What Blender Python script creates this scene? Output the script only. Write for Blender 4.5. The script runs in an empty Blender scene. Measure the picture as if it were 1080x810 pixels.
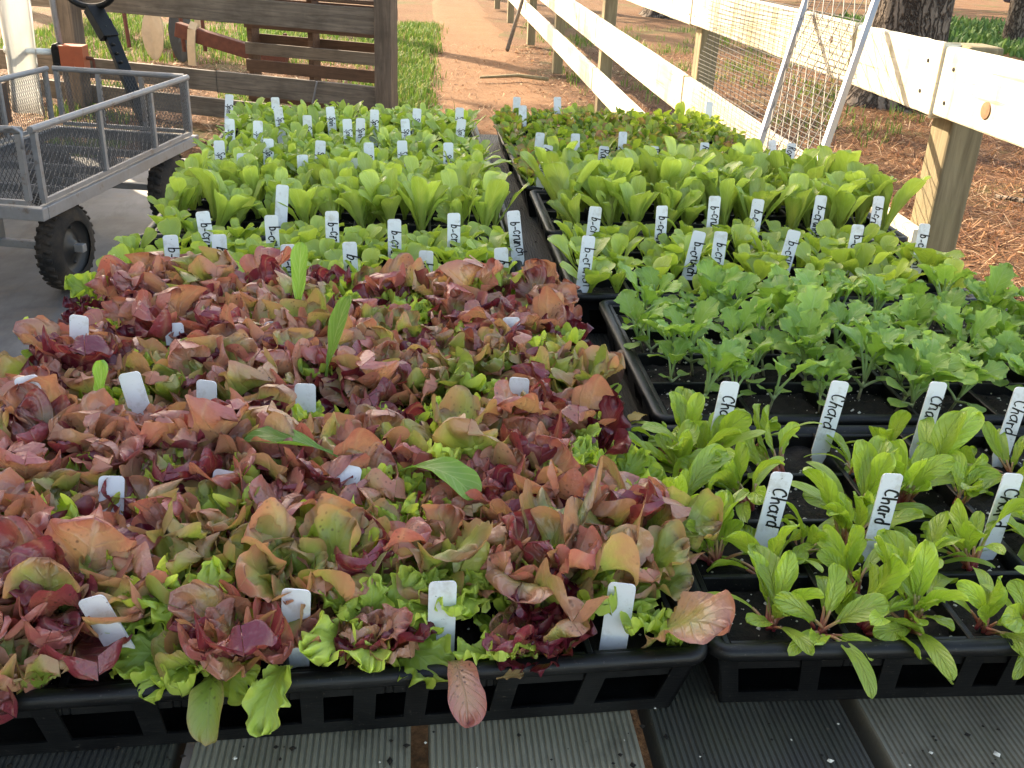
import bpy, bmesh, math, random
import numpy as np
from mathutils import Vector, Matrix, noise

SC = bpy.context.scene
COL = SC.collection
R = math.radians
rnd = random.Random(11)
TAU = 2 * math.pi

# ------------------------------------------------------------------ helpers
def tag(o, label=None, cat=None, group=None, kind=None):
    if label: o['label'] = label
    if cat: o['category'] = cat
    if group: o['group'] = group
    if kind: o['kind'] = kind
    return o

def link(o, parent=None):
    COL.objects.link(o)
    if parent: o.parent = parent
    return o

def empty(name, loc=(0, 0, 0), rz=0.0):
    o = bpy.data.objects.new(name, None)
    o.location = loc
    o.rotation_euler = (0, 0, rz)
    o.empty_display_size = .05
    return link(o)

class MB:
    """collects verts / faces and links them as ONE mesh object"""
    def __init__(self):
        self.v, self.f, self.m = [], [], []
        self.mi = 0
    def add(self, vs, fs, mi=None):
        b = len(self.v)
        self.v.extend([tuple(p) for p in vs])
        for f in fs:
            self.f.append(tuple(i + b for i in f))
            self.m.append(self.mi if mi is None else mi)
    def box(self, c, s, M=None, mi=None, taper=None):
        x, y, z = s[0] / 2, s[1] / 2, s[2] / 2
        vs = []
        for dz in (-1, 1):
            k = 1 if (taper is None or dz < 0) else taper
            for dx, dy in ((-1, -1), (1, -1), (1, 1), (-1, 1)):
                vs.append(Vector((dx * x * k, dy * y * k, dz * z)))
        if M is not None: vs = [M @ p for p in vs]
        vs = [p + Vector(c) for p in vs]
        self.add(vs, [(3, 2, 1, 0), (4, 5, 6, 7), (0, 1, 5, 4), (1, 2, 6, 5), (2, 3, 7, 6), (3, 0, 4, 7)], mi)
    def hexa(self, p, mi=None):
        self.add(p, [(3, 2, 1, 0), (4, 5, 6, 7), (0, 1, 5, 4), (1, 2, 6, 5), (2, 3, 7, 6), (3, 0, 4, 7)], mi)
    def bar(self, a, b, w, h=None, up=(0, 0, 1), mi=None):
        a, b = Vector(a), Vector(b)
        h = w if h is None else h
        d = (b - a).normalized()
        s = d.cross(Vector(up))
        if s.length < 1e-4: s = d.cross(Vector((1, 0, 0)))
        s.normalize(); u = s.cross(d)
        s, u = s * w / 2, u * h / 2
        self.hexa([a - s - u, a + s - u, a + s + u, a - s + u, b - s - u, b + s - u, b + s + u, b - s + u], mi)
    def tube(self, pts, r, n=8, mi=None, cap=True):
        pts = [Vector(p) for p in pts]
        rs = r if isinstance(r, (list, tuple)) else [r] * len(pts)
        vs = []; prev = None
        for i, p in enumerate(pts):
            d = (pts[min(i + 1, len(pts) - 1)] - pts[max(i - 1, 0)]).normalized()
            if prev is None:
                s = d.cross(Vector((0, 0, 1)))
                if s.length < 1e-3: s = d.cross(Vector((1, 0, 0)))
            else:
                s = prev - d * prev.dot(d)
            s.normalize(); prev = s
            u = d.cross(s)
            for k in range(n):
                a = TAU * k / n
                vs.append(p + (s * math.cos(a) + u * math.sin(a)) * rs[i])
        fs = []
        for i in range(len(pts) - 1):
            for k in range(n):
                k2 = (k + 1) % n
                fs.append((i * n + k, i * n + k2, (i + 1) * n + k2, (i + 1) * n + k))
        if cap:
            fs.append(tuple(range(n - 1, -1, -1)))
            fs.append(tuple((len(pts) - 1) * n + k for k in range(n)))
        self.add(vs, fs, mi)
    def lathe(self, prof, c, ax, n=28, mi=None):
        """prof: (radius, offset along ax)"""
        ax = Vector(ax).normalized(); c = Vector(c)
        s = ax.cross(Vector((0, 0, 1)))
        if s.length < 1e-3: s = Vector((1, 0, 0))
        s.normalize(); u = ax.cross(s)
        vs, fs = [], []
        for r, t in prof:
            for k in range(n):
                a = TAU * k / n
                vs.append(c + ax * t + (s * math.cos(a) + u * math.sin(a)) * r)
        for i in range(len(prof) - 1):
            for k in range(n):
                k2 = (k + 1) % n
                fs.append((i * n + k, i * n + k2, (i + 1) * n + k2, (i + 1) * n + k))
        self.add(vs, fs, mi)
    def build(self, name, mat, parent=None, smooth=False, bevel=0, seg=2):
        me = bpy.data.meshes.new(name)
        me.from_pydata(self.v, [], self.f)
        for m in (mat if isinstance(mat, (list, tuple)) else [mat]):
            me.materials.append(m)
        if max(self.m, default=0) > 0:
            me.polygons.foreach_set('material_index', self.m)
        if smooth:
            me.polygons.foreach_set('use_smooth', [True] * len(me.polygons))
        me.update()
        o = bpy.data.objects.new(name, me)
        link(o, parent)
        if bevel:
            md = o.modifiers.new('bevel', 'BEVEL'); md.width = bevel; md.segments = seg
            md.limit_method = 'ANGLE'; md.angle_limit = R(40)
        return o

# ------------------------------------------------------------------ materials
class N:
    def __init__(self, name):
        self.mat = bpy.data.materials.new(name)
        self.mat.use_nodes = True
        self.t = self.mat.node_tree
        for n in list(self.t.nodes): self.t.nodes.remove(n)
        self.out = self.t.nodes.new('ShaderNodeOutputMaterial')
    def n(self, typ, **kw):
        nd = self.t.nodes.new('ShaderNode' + typ)
        for k, v in kw.items():
            if k.startswith('i_'):
                nd.inputs[k[2:].replace('_', ' ')].default_value = v
            else: setattr(nd, k, v)
        return nd
    def l(self, a, b): self.t.links.new(a, b)
    def setin(self, sock, v):
        if hasattr(v, 'bl_idname') or hasattr(v, 'is_linked'): self.l(v, sock)
        else: sock.default_value = v
    def math(self, op, a, b=None, c=None, clamp=False):
        m = self.n('Math', operation=op, use_clamp=clamp)
        for i, x in enumerate((a, b, c)):
            if x is not None: self.setin(m.inputs[i], x)
        return m.outputs[0]
    def mix(self, f, a, b, mode='MIX'):
        m = self.n('Mix', data_type='RGBA', blend_type=mode)
        self.setin(m.inputs[0], f)
        for s, v in ((m.inputs[6], a), (m.inputs[7], b)):
            self.setin(s, (*v, 1) if isinstance(v, tuple) and len(v) == 3 else v)
        return m.outputs[2]
    def ramp(self, f, stops, interp='LINEAR'):
        r = self.n('ValToRGB'); e = r.color_ramp.elements
        r.color_ramp.interpolation = interp
        while len(e) < len(stops): e.new(.5)
        for x, (p, c) in zip(e, stops):
            x.position = p; x.color = (*c, 1) if len(c) == 3 else c
        self.l(f, r.inputs[0]); return r.outputs[0]
    def obj(self, scale=(1, 1, 1), rot=(0, 0, 0), kind='Object'):
        tc = self.n('TexCoord'); mp = self.n('Mapping')
        mp.inputs['Scale'].default_value = scale
        mp.inputs['Rotation'].default_value = rot
        self.l(tc.outputs[kind], mp.inputs[0]); return mp.outputs[0]
    def noise(self, vec, scale, detail=4, rough=.55, dist=0, out=0):
        n = self.n('TexNoise', i_Scale=scale, i_Detail=detail, i_Roughness=rough, i_Distortion=dist)
        if vec is not None: self.l(vec, n.inputs[0])
        return n.outputs[out]
    def bump(self, h, strength=.3, dist=.01, normal=None):
        b = self.n('Bump', i_Strength=strength, i_Distance=dist)
        self.l(h, b.inputs['Height'])
        if normal is not None: self.l(normal, b.inputs['Normal'])
        return b.outputs[0]
    def pbr(self, color, rough=.6, metal=0, spec=.5, normal=None, **kw):
        p = self.n('BsdfPrincipled')
        self.setin(p.inputs['Base Color'], (*color, 1) if isinstance(color, tuple) and len(color) == 3 else color)
        self.setin(p.inputs['Roughness'], rough)
        p.inputs['Metallic'].default_value = metal
        self.setin(p.inputs['Specular IOR Level'], spec)
        if normal is not None: self.l(normal, p.inputs['Normal'])
        for k, v in kw.items(): p.inputs[k].default_value = v
        return p.outputs[0]
    def end(self, sh):
        self.l(sh, self.out.inputs[0]); return self.mat

def simple(name, col, rough=.5, metal=0, spec=.5, var=.25, scale=8, bump=.1, bscale=60, bdist=.002):
    n = N(name); v = n.obj()
    f = n.noise(v, scale, 5)
    c = n.mix(f, tuple(x * (1 - var) for x in col), tuple(min(1, x * (1 + var)) for x in col))
    h = n.noise(v, bscale, 3)
    rr = n.math('MULTIPLY_ADD', f, .25, rough - .12, clamp=True)
    return n.end(n.pbr(c, rr, metal, spec, n.bump(h, bump, bdist)))

def wood(name, lo, hi, axis=0, rough=.8, grain=40, stain=None, knots=False, bump=.5):
    n = N(name)
    sc = [1, 1, 1]; sc[axis] = .06
    v = n.obj(tuple(sc))
    oi = n.n('ObjectInfo')
    g = n.noise(v, grain, 6, .65, 1.2)
    c = n.ramp(g, [(.3, lo), (.7, hi)])
    v2 = n.obj()
    s = n.noise(v2, 3.5, 5, .65)
    c = n.mix(n.math('MULTIPLY', n.ramp(s, [(.45, (0, 0, 0)), (.75, (1, 1, 1))]), .6), c, stain or tuple(x * .45 for x in lo))
    if knots:
        vo = n.n('TexVoronoi', i_Scale=2.2); n.l(n.obj((1, 1, 1)), vo.inputs[0])
        k = n.ramp(vo.outputs[0], [(.05, (1, 1, 1)), (.12, (0, 0, 0))])
        c = n.mix(n.math('MULTIPLY', k, .85), c, (.16, .08, .04))
        vs = n.obj((2.5, 2.5, .5)); st = n.noise(vs, 7, 5, .65)
        c = n.mix(n.math('MULTIPLY', n.ramp(st, [(.50, (0, 0, 0)), (.68, (1, 1, 1))]), .7), c, (.36, .30, .14))
        cr = n.noise(n.obj((1, .03, 1)), 90, 3, .6)
        c = n.mix(n.math('MULTIPLY', n.ramp(cr, [(.62, (0, 0, 0)), (.70, (1, 1, 1))]), .6), c, (.16, .12, .08))
    return n.end(n.pbr(c, rough, 0, .3, n.bump(g, bump, .004)))

def leafmat(name, ramp, transl=.3, rough=.45, spec=.5, wE=.55, wS=.35, wR=.5, wN=.5, vein=(.5, .6, .3), vein_amt=.35,
            speck=0, bumpy=.35, blister=170, tcol=1.5, veins=9, ramp2=None, share2=.3, ramp3=None, share3=.2):
    """leaf attribute lf: R along the leaf, G across, B random of the leaf, A nearness to the margin"""
    n = N(name)
    at = n.n('Attribute', attribute_name='lf')
    sp = n.n('SeparateColor'); n.l(at.outputs['Color'], sp.inputs[0])
    s, g, b = sp.outputs[0], sp.outputs[1], sp.outputs[2]
    e = at.outputs['Alpha']
    oi = n.n('ObjectInfo')
    v = n.obj()
    nz = n.noise(v, 45, 4, .6)
    t = n.math('MULTIPLY', e, wE)
    t = n.math('MULTIPLY_ADD', s, wS, t)
    t = n.math('MULTIPLY_ADD', n.math('SUBTRACT', b, .5), wR, t)
    t = n.math('MULTIPLY_ADD', n.math('SUBTRACT', nz, .5), wN, t)
    t = n.math('MULTIPLY_ADD', n.math('SUBTRACT', oi.outputs['Random'], .5), wR * .7, t, clamp=True)
    c = n.ramp(t, ramp)
    q = n.math('FRACT', n.math('MULTIPLY', b, 37.7))
    if ramp2: c = n.mix(n.math('LESS_THAN', q, share2), c, n.ramp(t, ramp2))
    if ramp3: c = n.mix(n.math('GREATER_THAN', q, 1 - share3), c, n.ramp(t, ramp3))
    av = n.math('ABSOLUTE', n.math('MULTIPLY_ADD', g, 2, -1))
    mid = n.math('SUBTRACT', 1, n.math('MULTIPLY', av, 14), clamp=True)
    ph = n.math('MULTIPLY', n.math('SUBTRACT', s, n.math('MULTIPLY', av, .28)), veins * TAU)
    sv = n.math('POWER', n.math('MULTIPLY_ADD', n.math('SINE', ph), .5, .5), 10)
    sv = n.math('MULTIPLY', sv, .5)
    vv = n.math('MAXIMUM', mid, sv)
    c = n.mix(n.math('MULTIPLY', vv, vein_amt), c, vein)
    if speck:
        vo = n.n('TexVoronoi', i_Scale=240); n.l(v, vo.inputs[0])
        k = n.ramp(vo.outputs[0], [(.12, (1, 1, 1)), (.3, (0, 0, 0))])
        k = n.math('MULTIPLY', k, n.ramp(n.noise(v, 30, 2), [(.45, (0, 0, 0)), (.65, (1, 1, 1))]))
        c = n.mix(n.math('MULTIPLY', k, speck), c, (.07, .03, .02))
    hs = n.n('HueSaturation'); n.l(c, hs.inputs['Color'])
    n.l(n.math('MULTIPLY_ADD', b, .35, .82), hs.inputs['Value'])
    c = hs.outputs[0]
    h = n.math('MULTIPLY_ADD', vv, -.7, n.noise(v, blister, 3, .5))
    bp = n.bump(h, bumpy, .0016)
    rr = n.math('MULTIPLY_ADD', nz, .3, rough - .15)
    p = n.pbr(c, rr, 0, spec, bp)
    tr = n.n('BsdfTranslucent')
    tc = n.mix(1.0, c, (tcol, tcol * 1.05, tcol * .6), 'MULTIPLY')
    n.l(tc, tr.inputs[0]); n.l(bp, tr.inputs['Normal'])
    ms = n.n('MixShader'); ms.inputs[0].default_value = transl
    n.l(p, ms.inputs[1]); n.l(tr.outputs[0], ms.inputs[2])
    return n.end(ms.outputs[0])

M = {}
M['bronze'] = leafmat('bronze_lettuce_leaf', [(0, (.27, .33, .07)), (.16, (.41, .31, .115)), (.38, (.51, .26, .155)), (.66, (.48, .20, .145)), (1, (.42, .12, .11))],
                      .30, .34, .8, wE=.45, wS=.45, wR=.55, wN=.7, vein=(.54, .38, .25), vein_amt=.4, speck=.8, bumpy=.8, blister=210,
                      ramp2=[(0, (.28, .18, .06)), (.28, (.32, .085, .07)), (.6, (.28, .045, .06)), (1, (.19, .022, .04))], share2=.19,
                      ramp3=[(0, (.30, .42, .07)), (.45, (.40, .42, .11)), (.75, (.48, .28, .14)), (1, (.47, .19, .14))], share3=.16)
M['darkred'] = leafmat('dark_red_lettuce_leaf', [(0, (.16, .14, .035)), (.25, (.19, .035, .03)), (.65, (.15, .014, .026)), (1, (.09, .008, .02))],
                       .22, .33, .55, vein=(.2, .06, .05), vein_amt=.2, wN=.35)
M['lime'] = leafmat('lime_frilly_lettuce_leaf', [(0, (.25, .38, .05)), (.45, (.39, .51, .075)), (1, (.54, .62, .14))], .4, .42, .5,
                    vein=(.42, .55, .2), vein_amt=.3)
M['olive'] = leafmat('olive_lettuce_leaf', [(0, (.28, .39, .06)), (.4, (.34, .36, .09)), (.7, (.44, .27, .13)), (1, (.46, .19, .13))], .3, .42, .5,
                     vein=(.35, .38, .16), vein_amt=.28, speck=.6)
M['arugula'] = leafmat('long_green_leaf', [(0, (.14, .27, .04)), (1, (.20, .36, .06))], .35, .4, .5, vein=(.4, .5, .2), vein_amt=.6)
M['romaine'] = leafmat('tall_green_lettuce_leaf', [(0, (.40, .46, .12)), (.5, (.31, .40, .075)), (1, (.40, .49, .11))], .33, .36, .65,
                       vein=(.42, .54, .2), vein_amt=.4, wN=.5)
M['butter'] = leafmat('young_butter_lettuce_leaf', [(0, (.29, .39, .065)), (.5, (.34, .44, .07)), (1, (.43, .51, .10))], .32, .36, .6,
                      vein=(.38, .5, .17), vein_amt=.25)
M['kale'] = leafmat('kale_leaf', [(0, (.25, .40, .065)), (.5, (.20, .345, .065)), (1, (.32, .46, .10))], .28, .5, .45,
                    vein=(.3, .42, .18), vein_amt=.4)
M['chard'] = leafmat('chard_leaf', [(0, (.36, .46, .07)), (.5, (.31, .44, .05)), (1, (.40, .52, .08))], .33, .3, .6,
                     vein=(.40, .50, .16), vein_amt=.35, bumpy=.7, blister=110)
M['spinach'] = leafmat('spinach_leaf', [(0, (.30, .39, .065)), (.5, (.29, .40, .06)), (1, (.42, .50, .12))], .32, .34, .7,
                       vein=(.38, .5, .18), vein_amt=.3)
M['salad'] = leafmat('mixed_baby_leaf', [(0, (.20, .29, .045)), (.4, (.26, .34, .05)), (.6, (.29, .25, .07)), (1, (.30, .145, .08))], .35, .42, .5,
                     wR=1.0, wE=.35, wS=.15, vein=(.3, .4, .14), vein_amt=.2)
M['saladlime_sunlit'] = leafmat('sunlit_pale_baby_leaf', [(0, (.26, .36, .05)), (1, (.42, .47, .08))], .4, .42, .5, vein=(.4, .5, .14), vein_amt=.2)  # paler leaf colour, mostly standing in for sun on the far corner
M['brownleaf'] = leafmat('dark_brown_leaf', [(0, (.085, .045, .028)), (.6, (.07, .036, .024)), (1, (.055, .025, .018))], .03, .5, .3,
                         vein=(.16, .09, .06), vein_amt=.3)
M['yellowleaf'] = leafmat('yellow_leaf', [(0, (.45, .28, .06)), (.6, (.5, .3, .06)), (1, (.45, .18, .04))], .3, .45, .4, vein=(.6, .45, .2), vein_amt=.3)
M['dryleaf'] = leafmat('dry_leaf', [(0, (.25, .15, .05)), (1, (.2, .1, .04))], .1, .6, .3, vein_amt=.2)

def stemmat(name, lo, hi):
    n = N(name); tc = n.n('TexCoord'); sx = n.n('SeparateXYZ'); n.l(tc.outputs['Object'], sx.inputs[0])
    t = n.math('MULTIPLY', sx.outputs[2], 38, clamp=True)
    oi = n.n('ObjectInfo')
    t = n.math('MULTIPLY_ADD', n.math('SUBTRACT', n.noise(tc.outputs['Object'], 60, 2), .5), .6, t, clamp=True)
    return n.end(n.pbr(n.ramp(t, [(0, lo), (1, hi)]), .35, 0, .5))
M['redstem'] = stemmat('red_chard_stem', (.36, .035, .06), (.42, .36, .14))
M['greenstem'] = stemmat('pale_green_stem', (.28, .24, .16), (.24, .36, .12))

def plastic_black():
    n = N('black_tray_plastic'); v = n.obj()
    f = n.noise(v, 14, 5, .65)
    c = n.mix(n.ramp(f, [(.45, (0, 0, 0)), (.72, (1, 1, 1))]), (.0045, .0045, .005), (.014, .014, .014))
    sp = n.ramp(n.noise(v, 420, 2), [(.66, (0, 0, 0)), (.72, (1, 1, 1))])
    c = n.mix(n.math('MULTIPLY', sp, .3), c, (.14, .12, .10))
    scr = n.noise(n.obj((1, 14, 14)), 55, 3, .6)
    rr = n.math('MULTIPLY_ADD', f, .35, .28)
    return n.end(n.pbr(c, rr, 0, .32, n.bump(scr, .22, .0012)))
M['black'] = plastic_black()
def markermat():
    n = N('white_marker_plastic'); v = n.obj(); oi = n.n('ObjectInfo')
    mp = n.n('VectorMath', operation='ADD'); n.l(v, mp.inputs[0])
    cx = n.n('CombineXYZ'); n.l(n.math('MULTIPLY', oi.outputs['Random'], 9), cx.inputs[0]); n.l(cx.outputs[0], mp.inputs[1])
    f = n.noise(mp.outputs[0], 55, 5, .65)
    c = n.mix(n.ramp(f, [(.52, (0, 0, 0)), (.72, (1, 1, 1))]), (.72, .73, .75), (.50, .47, .43))
    d = n.ramp(n.noise(mp.outputs[0], 260, 3, .6), [(.68, (0, 0, 0)), (.73, (1, 1, 1))])
    c = n.mix(n.math('MULTIPLY', d, .7), c, (.12, .09, .06))
    return n.end(n.pbr(c, .45, 0, .4, n.bump(f, .05, .001)))
M['marker'] = markermat()
M['ink'] = simple('black_ink', (.008, .008, .010), .5, 0, .4, .1, 50, .02)

def soilmat():
    n = N('potting_soil'); v = n.obj()
    f = n.noise(v, 120, 6, .7)
    c = n.ramp(f, [(.3, (.006, .005, .004)), (.6, (.020, .014, .010)), (.8, (.05, .033, .022))])
    return n.end(n.pbr(c, .85, 0, .35, n.bump(n.noise(v, 380, 5, .7), .9, .004)))
M['soil'] = soilmat()
M['perlite'] = simple('perlite', (.62, .58, .50), .8, 0, .3, .2, 300, .2)

def boardmat(name, lo, hi):
    n = N(name); v = n.obj()
    a = n.noise(n.obj((1, .18, 1)), 18, 6, .6)
    c = n.ramp(a, [(.3, lo), (.7, hi)])
    st = n.ramp(n.noise(v, 13, 5, .7), [(.52, (0, 0, 0)), (.68, (1, 1, 1))])
    c = n.mix(n.math('MULTIPLY', st, .55), c, (.035, .030, .024))
    gr = n.ramp(n.noise(v, 7, 3, .6), [(.5, (0, 0, 0)), (.75, (1, 1, 1))])
    c = n.mix(n.math('MULTIPLY', gr, .35), c, (.09, .10, .045))
    db = n.ramp(n.noise(v, 230, 3, .6), [(.67, (0, 0, 0)), (.74, (1, 1, 1))])
    c = n.mix(n.math('MULTIPLY', db, .5), c, (.2, .15, .1))
    return n.end(n.pbr(c, .62, 0, .4, n.bump(n.noise(v, 260, 4, .6), .35, .0015)))
M['board_grey'] = boardmat('grey_composite_board', (.19, .172, .125), (.32, .29, .215))
M['board_dark'] = boardmat('charcoal_composite_board', (.032, .031, .028), (.066, .063, .055))
M['board_mid'] = boardmat('mid_grey_composite_board', (.12, .108, .082), (.20, .182, .14))

def galvmat():
    n = N('galvanised_grey_steel'); v = n.obj()
    f = n.noise(v, 25, 5, .65)
    c = n.mix(f, (.17, .165, .165), (.33, .32, .32))
    d = n.ramp(n.noise(v, 16, 6, .75), [(.57, (0, 0, 0)), (.68, (1, 1, 1))])
    c = n.mix(n.math('MULTIPLY', d, .7), c, (.15, .085, .05))
    m = n.ramp(n.noise(v, 4, 4, .6), [(.5, (0, 0, 0)), (.75, (1, 1, 1))])
    c = n.mix(n.math('MULTIPLY', m, .4), c, (.20, .15, .11))
    return n.end(n.pbr(c, n.math('MULTIPLY_ADD', f, .3, .38), .3, .5, n.bump(n.noise(v, 140, 3), .1, .002)))

M['galv'] = galvmat()
M['galvlight'] = simple('bright_galvanised_tube', (.26, .26, .27), .45, .25, .5, .12, 25, .05, 140)
M['wire'] = simple('galvanised_wire', (.085, .082, .08), .7, 0, .2, .2, 30, .05)
M['meshwire'] = simple('bright_expanded_mesh', (.15, .13, .11), .7, 0, .5, .2, 30, .05)
def tyremat():
    n = N('dusty_tyre_rubber'); v = n.obj()
    d = n.ramp(n.noise(v, 9, 5, .65), [(.42, (0, 0, 0)), (.7, (1, 1, 1))])
    c = n.mix(n.math('MULTIPLY', d, .75), (.014, .013, .013), (.075, .055, .040))
    return n.end(n.pbr(c, .8, 0, .3, n.bump(n.noise(v, 140, 4, .6), .4, .003)))
M['tyre'] = tyremat()
M['knotwood'] = simple('brown_knot', (.26, .14, .075), .8, 0, .3, .5, 60, .2)
M['rim'] = simple('dark_wheel_rim', (.035, .034, .034), .45, .3, .5, .4, 20, .1)
M['blacksteel'] = simple('black_painted_steel', (.005, .005, .005), .4, 0, .3, .3, 20, .08)
M['rust'] = simple('rusty_steel', (.125, .045, .030), .8, .1, .3, .5, 22, .5, 120, .004)
M['palerust'] = simple('pale_worn_steel', (.52, .40, .27), .6, .2, .4, .25, 14, .2, 60)
M['darkdisc'] = simple('dark_steel_disc', (.045, .05, .055), .45, .5, .5, .3, 14, .2, 60)
M['orange'] = simple('faded_orange_paint', (.38, .085, .035), .55, 0, .4, .2, 25, .15)
M['pipe'] = simple('white_pipe', (.66, .66, .62), .4, 0, .5, .08, 12, .04)
M['darkwood'] = wood('dark_weathered_wood', (.085, .068, .054), (.22, .178, .14), 0, stain=(.035, .027, .021))
M['darkwood_v'] = wood('dark_weathered_post', (.075, .057, .044), (.18, .135, .102), 2, stain=(.025, .018, .013))
M['redwood'] = wood('reddish_weathered_wood', (.075, .042, .028), (.15, .088, .058), 0, stain=(.035, .022, .016))
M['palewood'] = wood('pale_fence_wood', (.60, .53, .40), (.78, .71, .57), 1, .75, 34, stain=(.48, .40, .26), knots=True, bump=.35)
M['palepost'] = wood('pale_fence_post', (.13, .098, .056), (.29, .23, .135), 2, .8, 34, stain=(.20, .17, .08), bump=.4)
M['glaze'] = simple('dark_glass', (.02, .025, .03), .1, 0, .6, .1, 3, .0)
M['bluepaint'] = simple('dark_blue_car_paint', (.012, .018, .045), .25, 0, .6, .1, 3, .02)
M['silver'] = simple('silver_hub', (.5, .5, .52), .35, .8, .5, .1, 10, .03)
M['stone'] = simple('reddish_stone', (.40, .20, .13), .85, 0, .3, .3, 20, .5)

def filmmat():
    n = N('translucent_plastic_film'); v = n.obj((1, 1, .25))
    f = n.noise(v, 3, 5, .6)
    c = n.mix(f, (.52, .52, .50), (.70, .70, .70))
    dirt = n.ramp(n.noise(n.obj(), 2.2, 4, .6), [(.5, (0, 0, 0)), (.8, (1, 1, 1))])
    c = n.mix(n.math('MULTIPLY', dirt, .5), c, (.42, .44, .33))
    bp = n.bump(n.noise(n.obj((1, 1, .4)), 9, 4, .6), .5, .02)
    p = n.pbr(c, .35, 0, .5, bp)
    t = n.n('BsdfTranslucent'); n.l(c, t.inputs[0]); n.l(bp, t.inputs['Normal'])
    ms = n.n('MixShader'); ms.inputs[0].default_value = .6
    n.l(p, ms.inputs[1]); n.l(t.outputs[0], ms.inputs[2])
    return n.end(ms.outputs[0])
M['film'] = filmmat()

def groundmat():
    n = N('pine_straw_soil'); v = n.obj()
    a = n.noise(v, 55, 6, .75)
    c = n.ramp(a, [(.3, (.030, .015, .007)), (.46, (.125, .055, .024)), (.6, (.24, .115, .052)), (.78, (.42, .26, .14))])
    b = n.noise(v, 1.1, 5, .6)
    c = n.mix(n.math('MULTIPLY', n.ramp(b, [(.42, (0, 0, 0)), (.68, (1, 1, 1))]), .55), c, (.20, .115, .055))
    g = n.ramp(n.noise(v, .8, 6, .68), [(.53, (0, 0, 0)), (.62, (1, 1, 1))])
    gc = n.ramp(n.noise(v, 70, 4, .7), [(.3, (.035, .06, .014)), (.7, (.10, .145, .035))])
    c = n.mix(n.math('MULTIPLY', g, .5), c, gc)
    return n.end(n.pbr(c, .9, 0, .2, n.bump(n.noise(v, 80, 6, .75), .9, .03)))
M['ground'] = groundmat()

def pathmat():
    n = N('trodden_path'); v = n.obj()
    a = n.noise(v, 80, 6, .75)
    c = n.ramp(a, [(.25, (.050, .022, .010)), (.45, (.165, .076, .034)), (.7, (.31, .165, .082))])
    dk = n.ramp(n.noise(v, 24, 5, .7), [(.5, (0, 0, 0)), (.66, (1, 1, 1))])
    c = n.mix(n.math('MULTIPLY', dk, .45), c, (.13, .058, .026))
    b = n.noise(v, 2.2, 4, .6)
    c = n.mix(n.math('MULTIPLY', n.ramp(b, [(.4, (0, 0, 0)), (.7, (1, 1, 1))]), .4), c, (.25, .135, .07))
    return n.end(n.pbr(c, .9, 0, .2, n.bump(n.noise(v, 110, 6, .75), .8, .02)))
M['path'] = pathmat()

def clothmat():
    n = N('grey_ground_cloth'); v = n.obj()
    f = n.noise(v, 2.6, 6, .65)
    c = n.ramp(f, [(.3, (.065, .061, .062)), (.7, (.19, .18, .175))])
    st = n.ramp(n.noise(n.obj((1, .25, 1), (0, 0, .5)), 9, 6, .7), [(.5, (0, 0, 0)), (.64, (1, 1, 1))])
    c = n.mix(n.math('MULTIPLY', st, .5), c, (.055, .048, .044))
    d = n.ramp(n.noise(v, 5, 5, .7), [(.55, (0, 0, 0)), (.72, (1, 1, 1))])
    c = n.mix(n.math('MULTIPLY', d, .6), c, (.17, .12, .085))
    sp = n.ramp(n.noise(v, 90, 3, .6), [(.62, (0, 0, 0)), (.72, (1, 1, 1))])
    c = n.mix(n.math('MULTIPLY', sp, .5), c, (.20, .14, .09))
    w = n.n('TexWave', i_Scale=60); n.l(v, w.inputs[0])
    return n.end(n.pbr(c, .62, 0, .4, n.bump(w.outputs[1], .12, .002)))
M['cloth'] = clothmat()

def strawmat(name, stops):
    n = N(name); oi = n.n('Attribute', attribute_name='lf')
    sp = n.n('SeparateColor'); n.l(oi.outputs['Color'], sp.inputs[0])
    c = n.ramp(sp.outputs[2], stops)
    p = n.pbr(c, .65, 0, .3)
    t = n.n('BsdfTranslucent'); n.l(c, t.inputs[0])
    ms = n.n('MixShader'); ms.inputs[0].default_value = .3
    n.l(p, ms.inputs[1]); n.l(t.outputs[0], ms.inputs[2])
    return n.end(ms.outputs[0])
M['straw'] = strawmat('pine_straw', [(0, (.055, .021, .009)), (.4, (.20, .080, .034)), (.8, (.38, .18, .078)), (1, (.66, .46, .28))])
M['grass'] = strawmat('grass_blades', [(0, (.05, .11, .014)), (.5, (.095, .19, .024)), (.8, (.17, .25, .05)), (1, (.36, .29, .12))])
M['cover'] = strawmat('ground_cover_leaves', [(0, (.05, .10, .025)), (.7, (.10, .19, .045)), (1, (.18, .27, .08))])
M['needles'] = strawmat('pine_needles', [(0, (.04, .075, .02)), (1, (.09, .14, .035))])

def barkmat():
    n = N('pine_bark'); v0 = n.obj((1, 1, .16)); nv_ = n.noise(n.obj((1, 1, .5)), 7, 4, .6, 0, 1)
    v = n.mix(.22, v0, nv_)
    vo = n.n('TexVoronoi', i_Scale=15, feature='DISTANCE_TO_EDGE'); n.l(v, vo.inputs[0])
    k = n.ramp(vo.outputs[0], [(0, (0, 0, 0)), (.22, (1, 1, 1))])
    f = n.noise(n.obj((1, 1, .4)), 22, 6, .7)
    c = n.mix(k, (.03, .02, .015), n.ramp(f, [(.3, (.10, .075, .058)), (.7, (.24, .185, .145))]))
    h = n.math('MULTIPLY_ADD', f, .5, k)
    return n.end(n.pbr(c, .9, 0, .2, n.bump(h, .9, .04)))
M['bark'] = barkmat()

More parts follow.
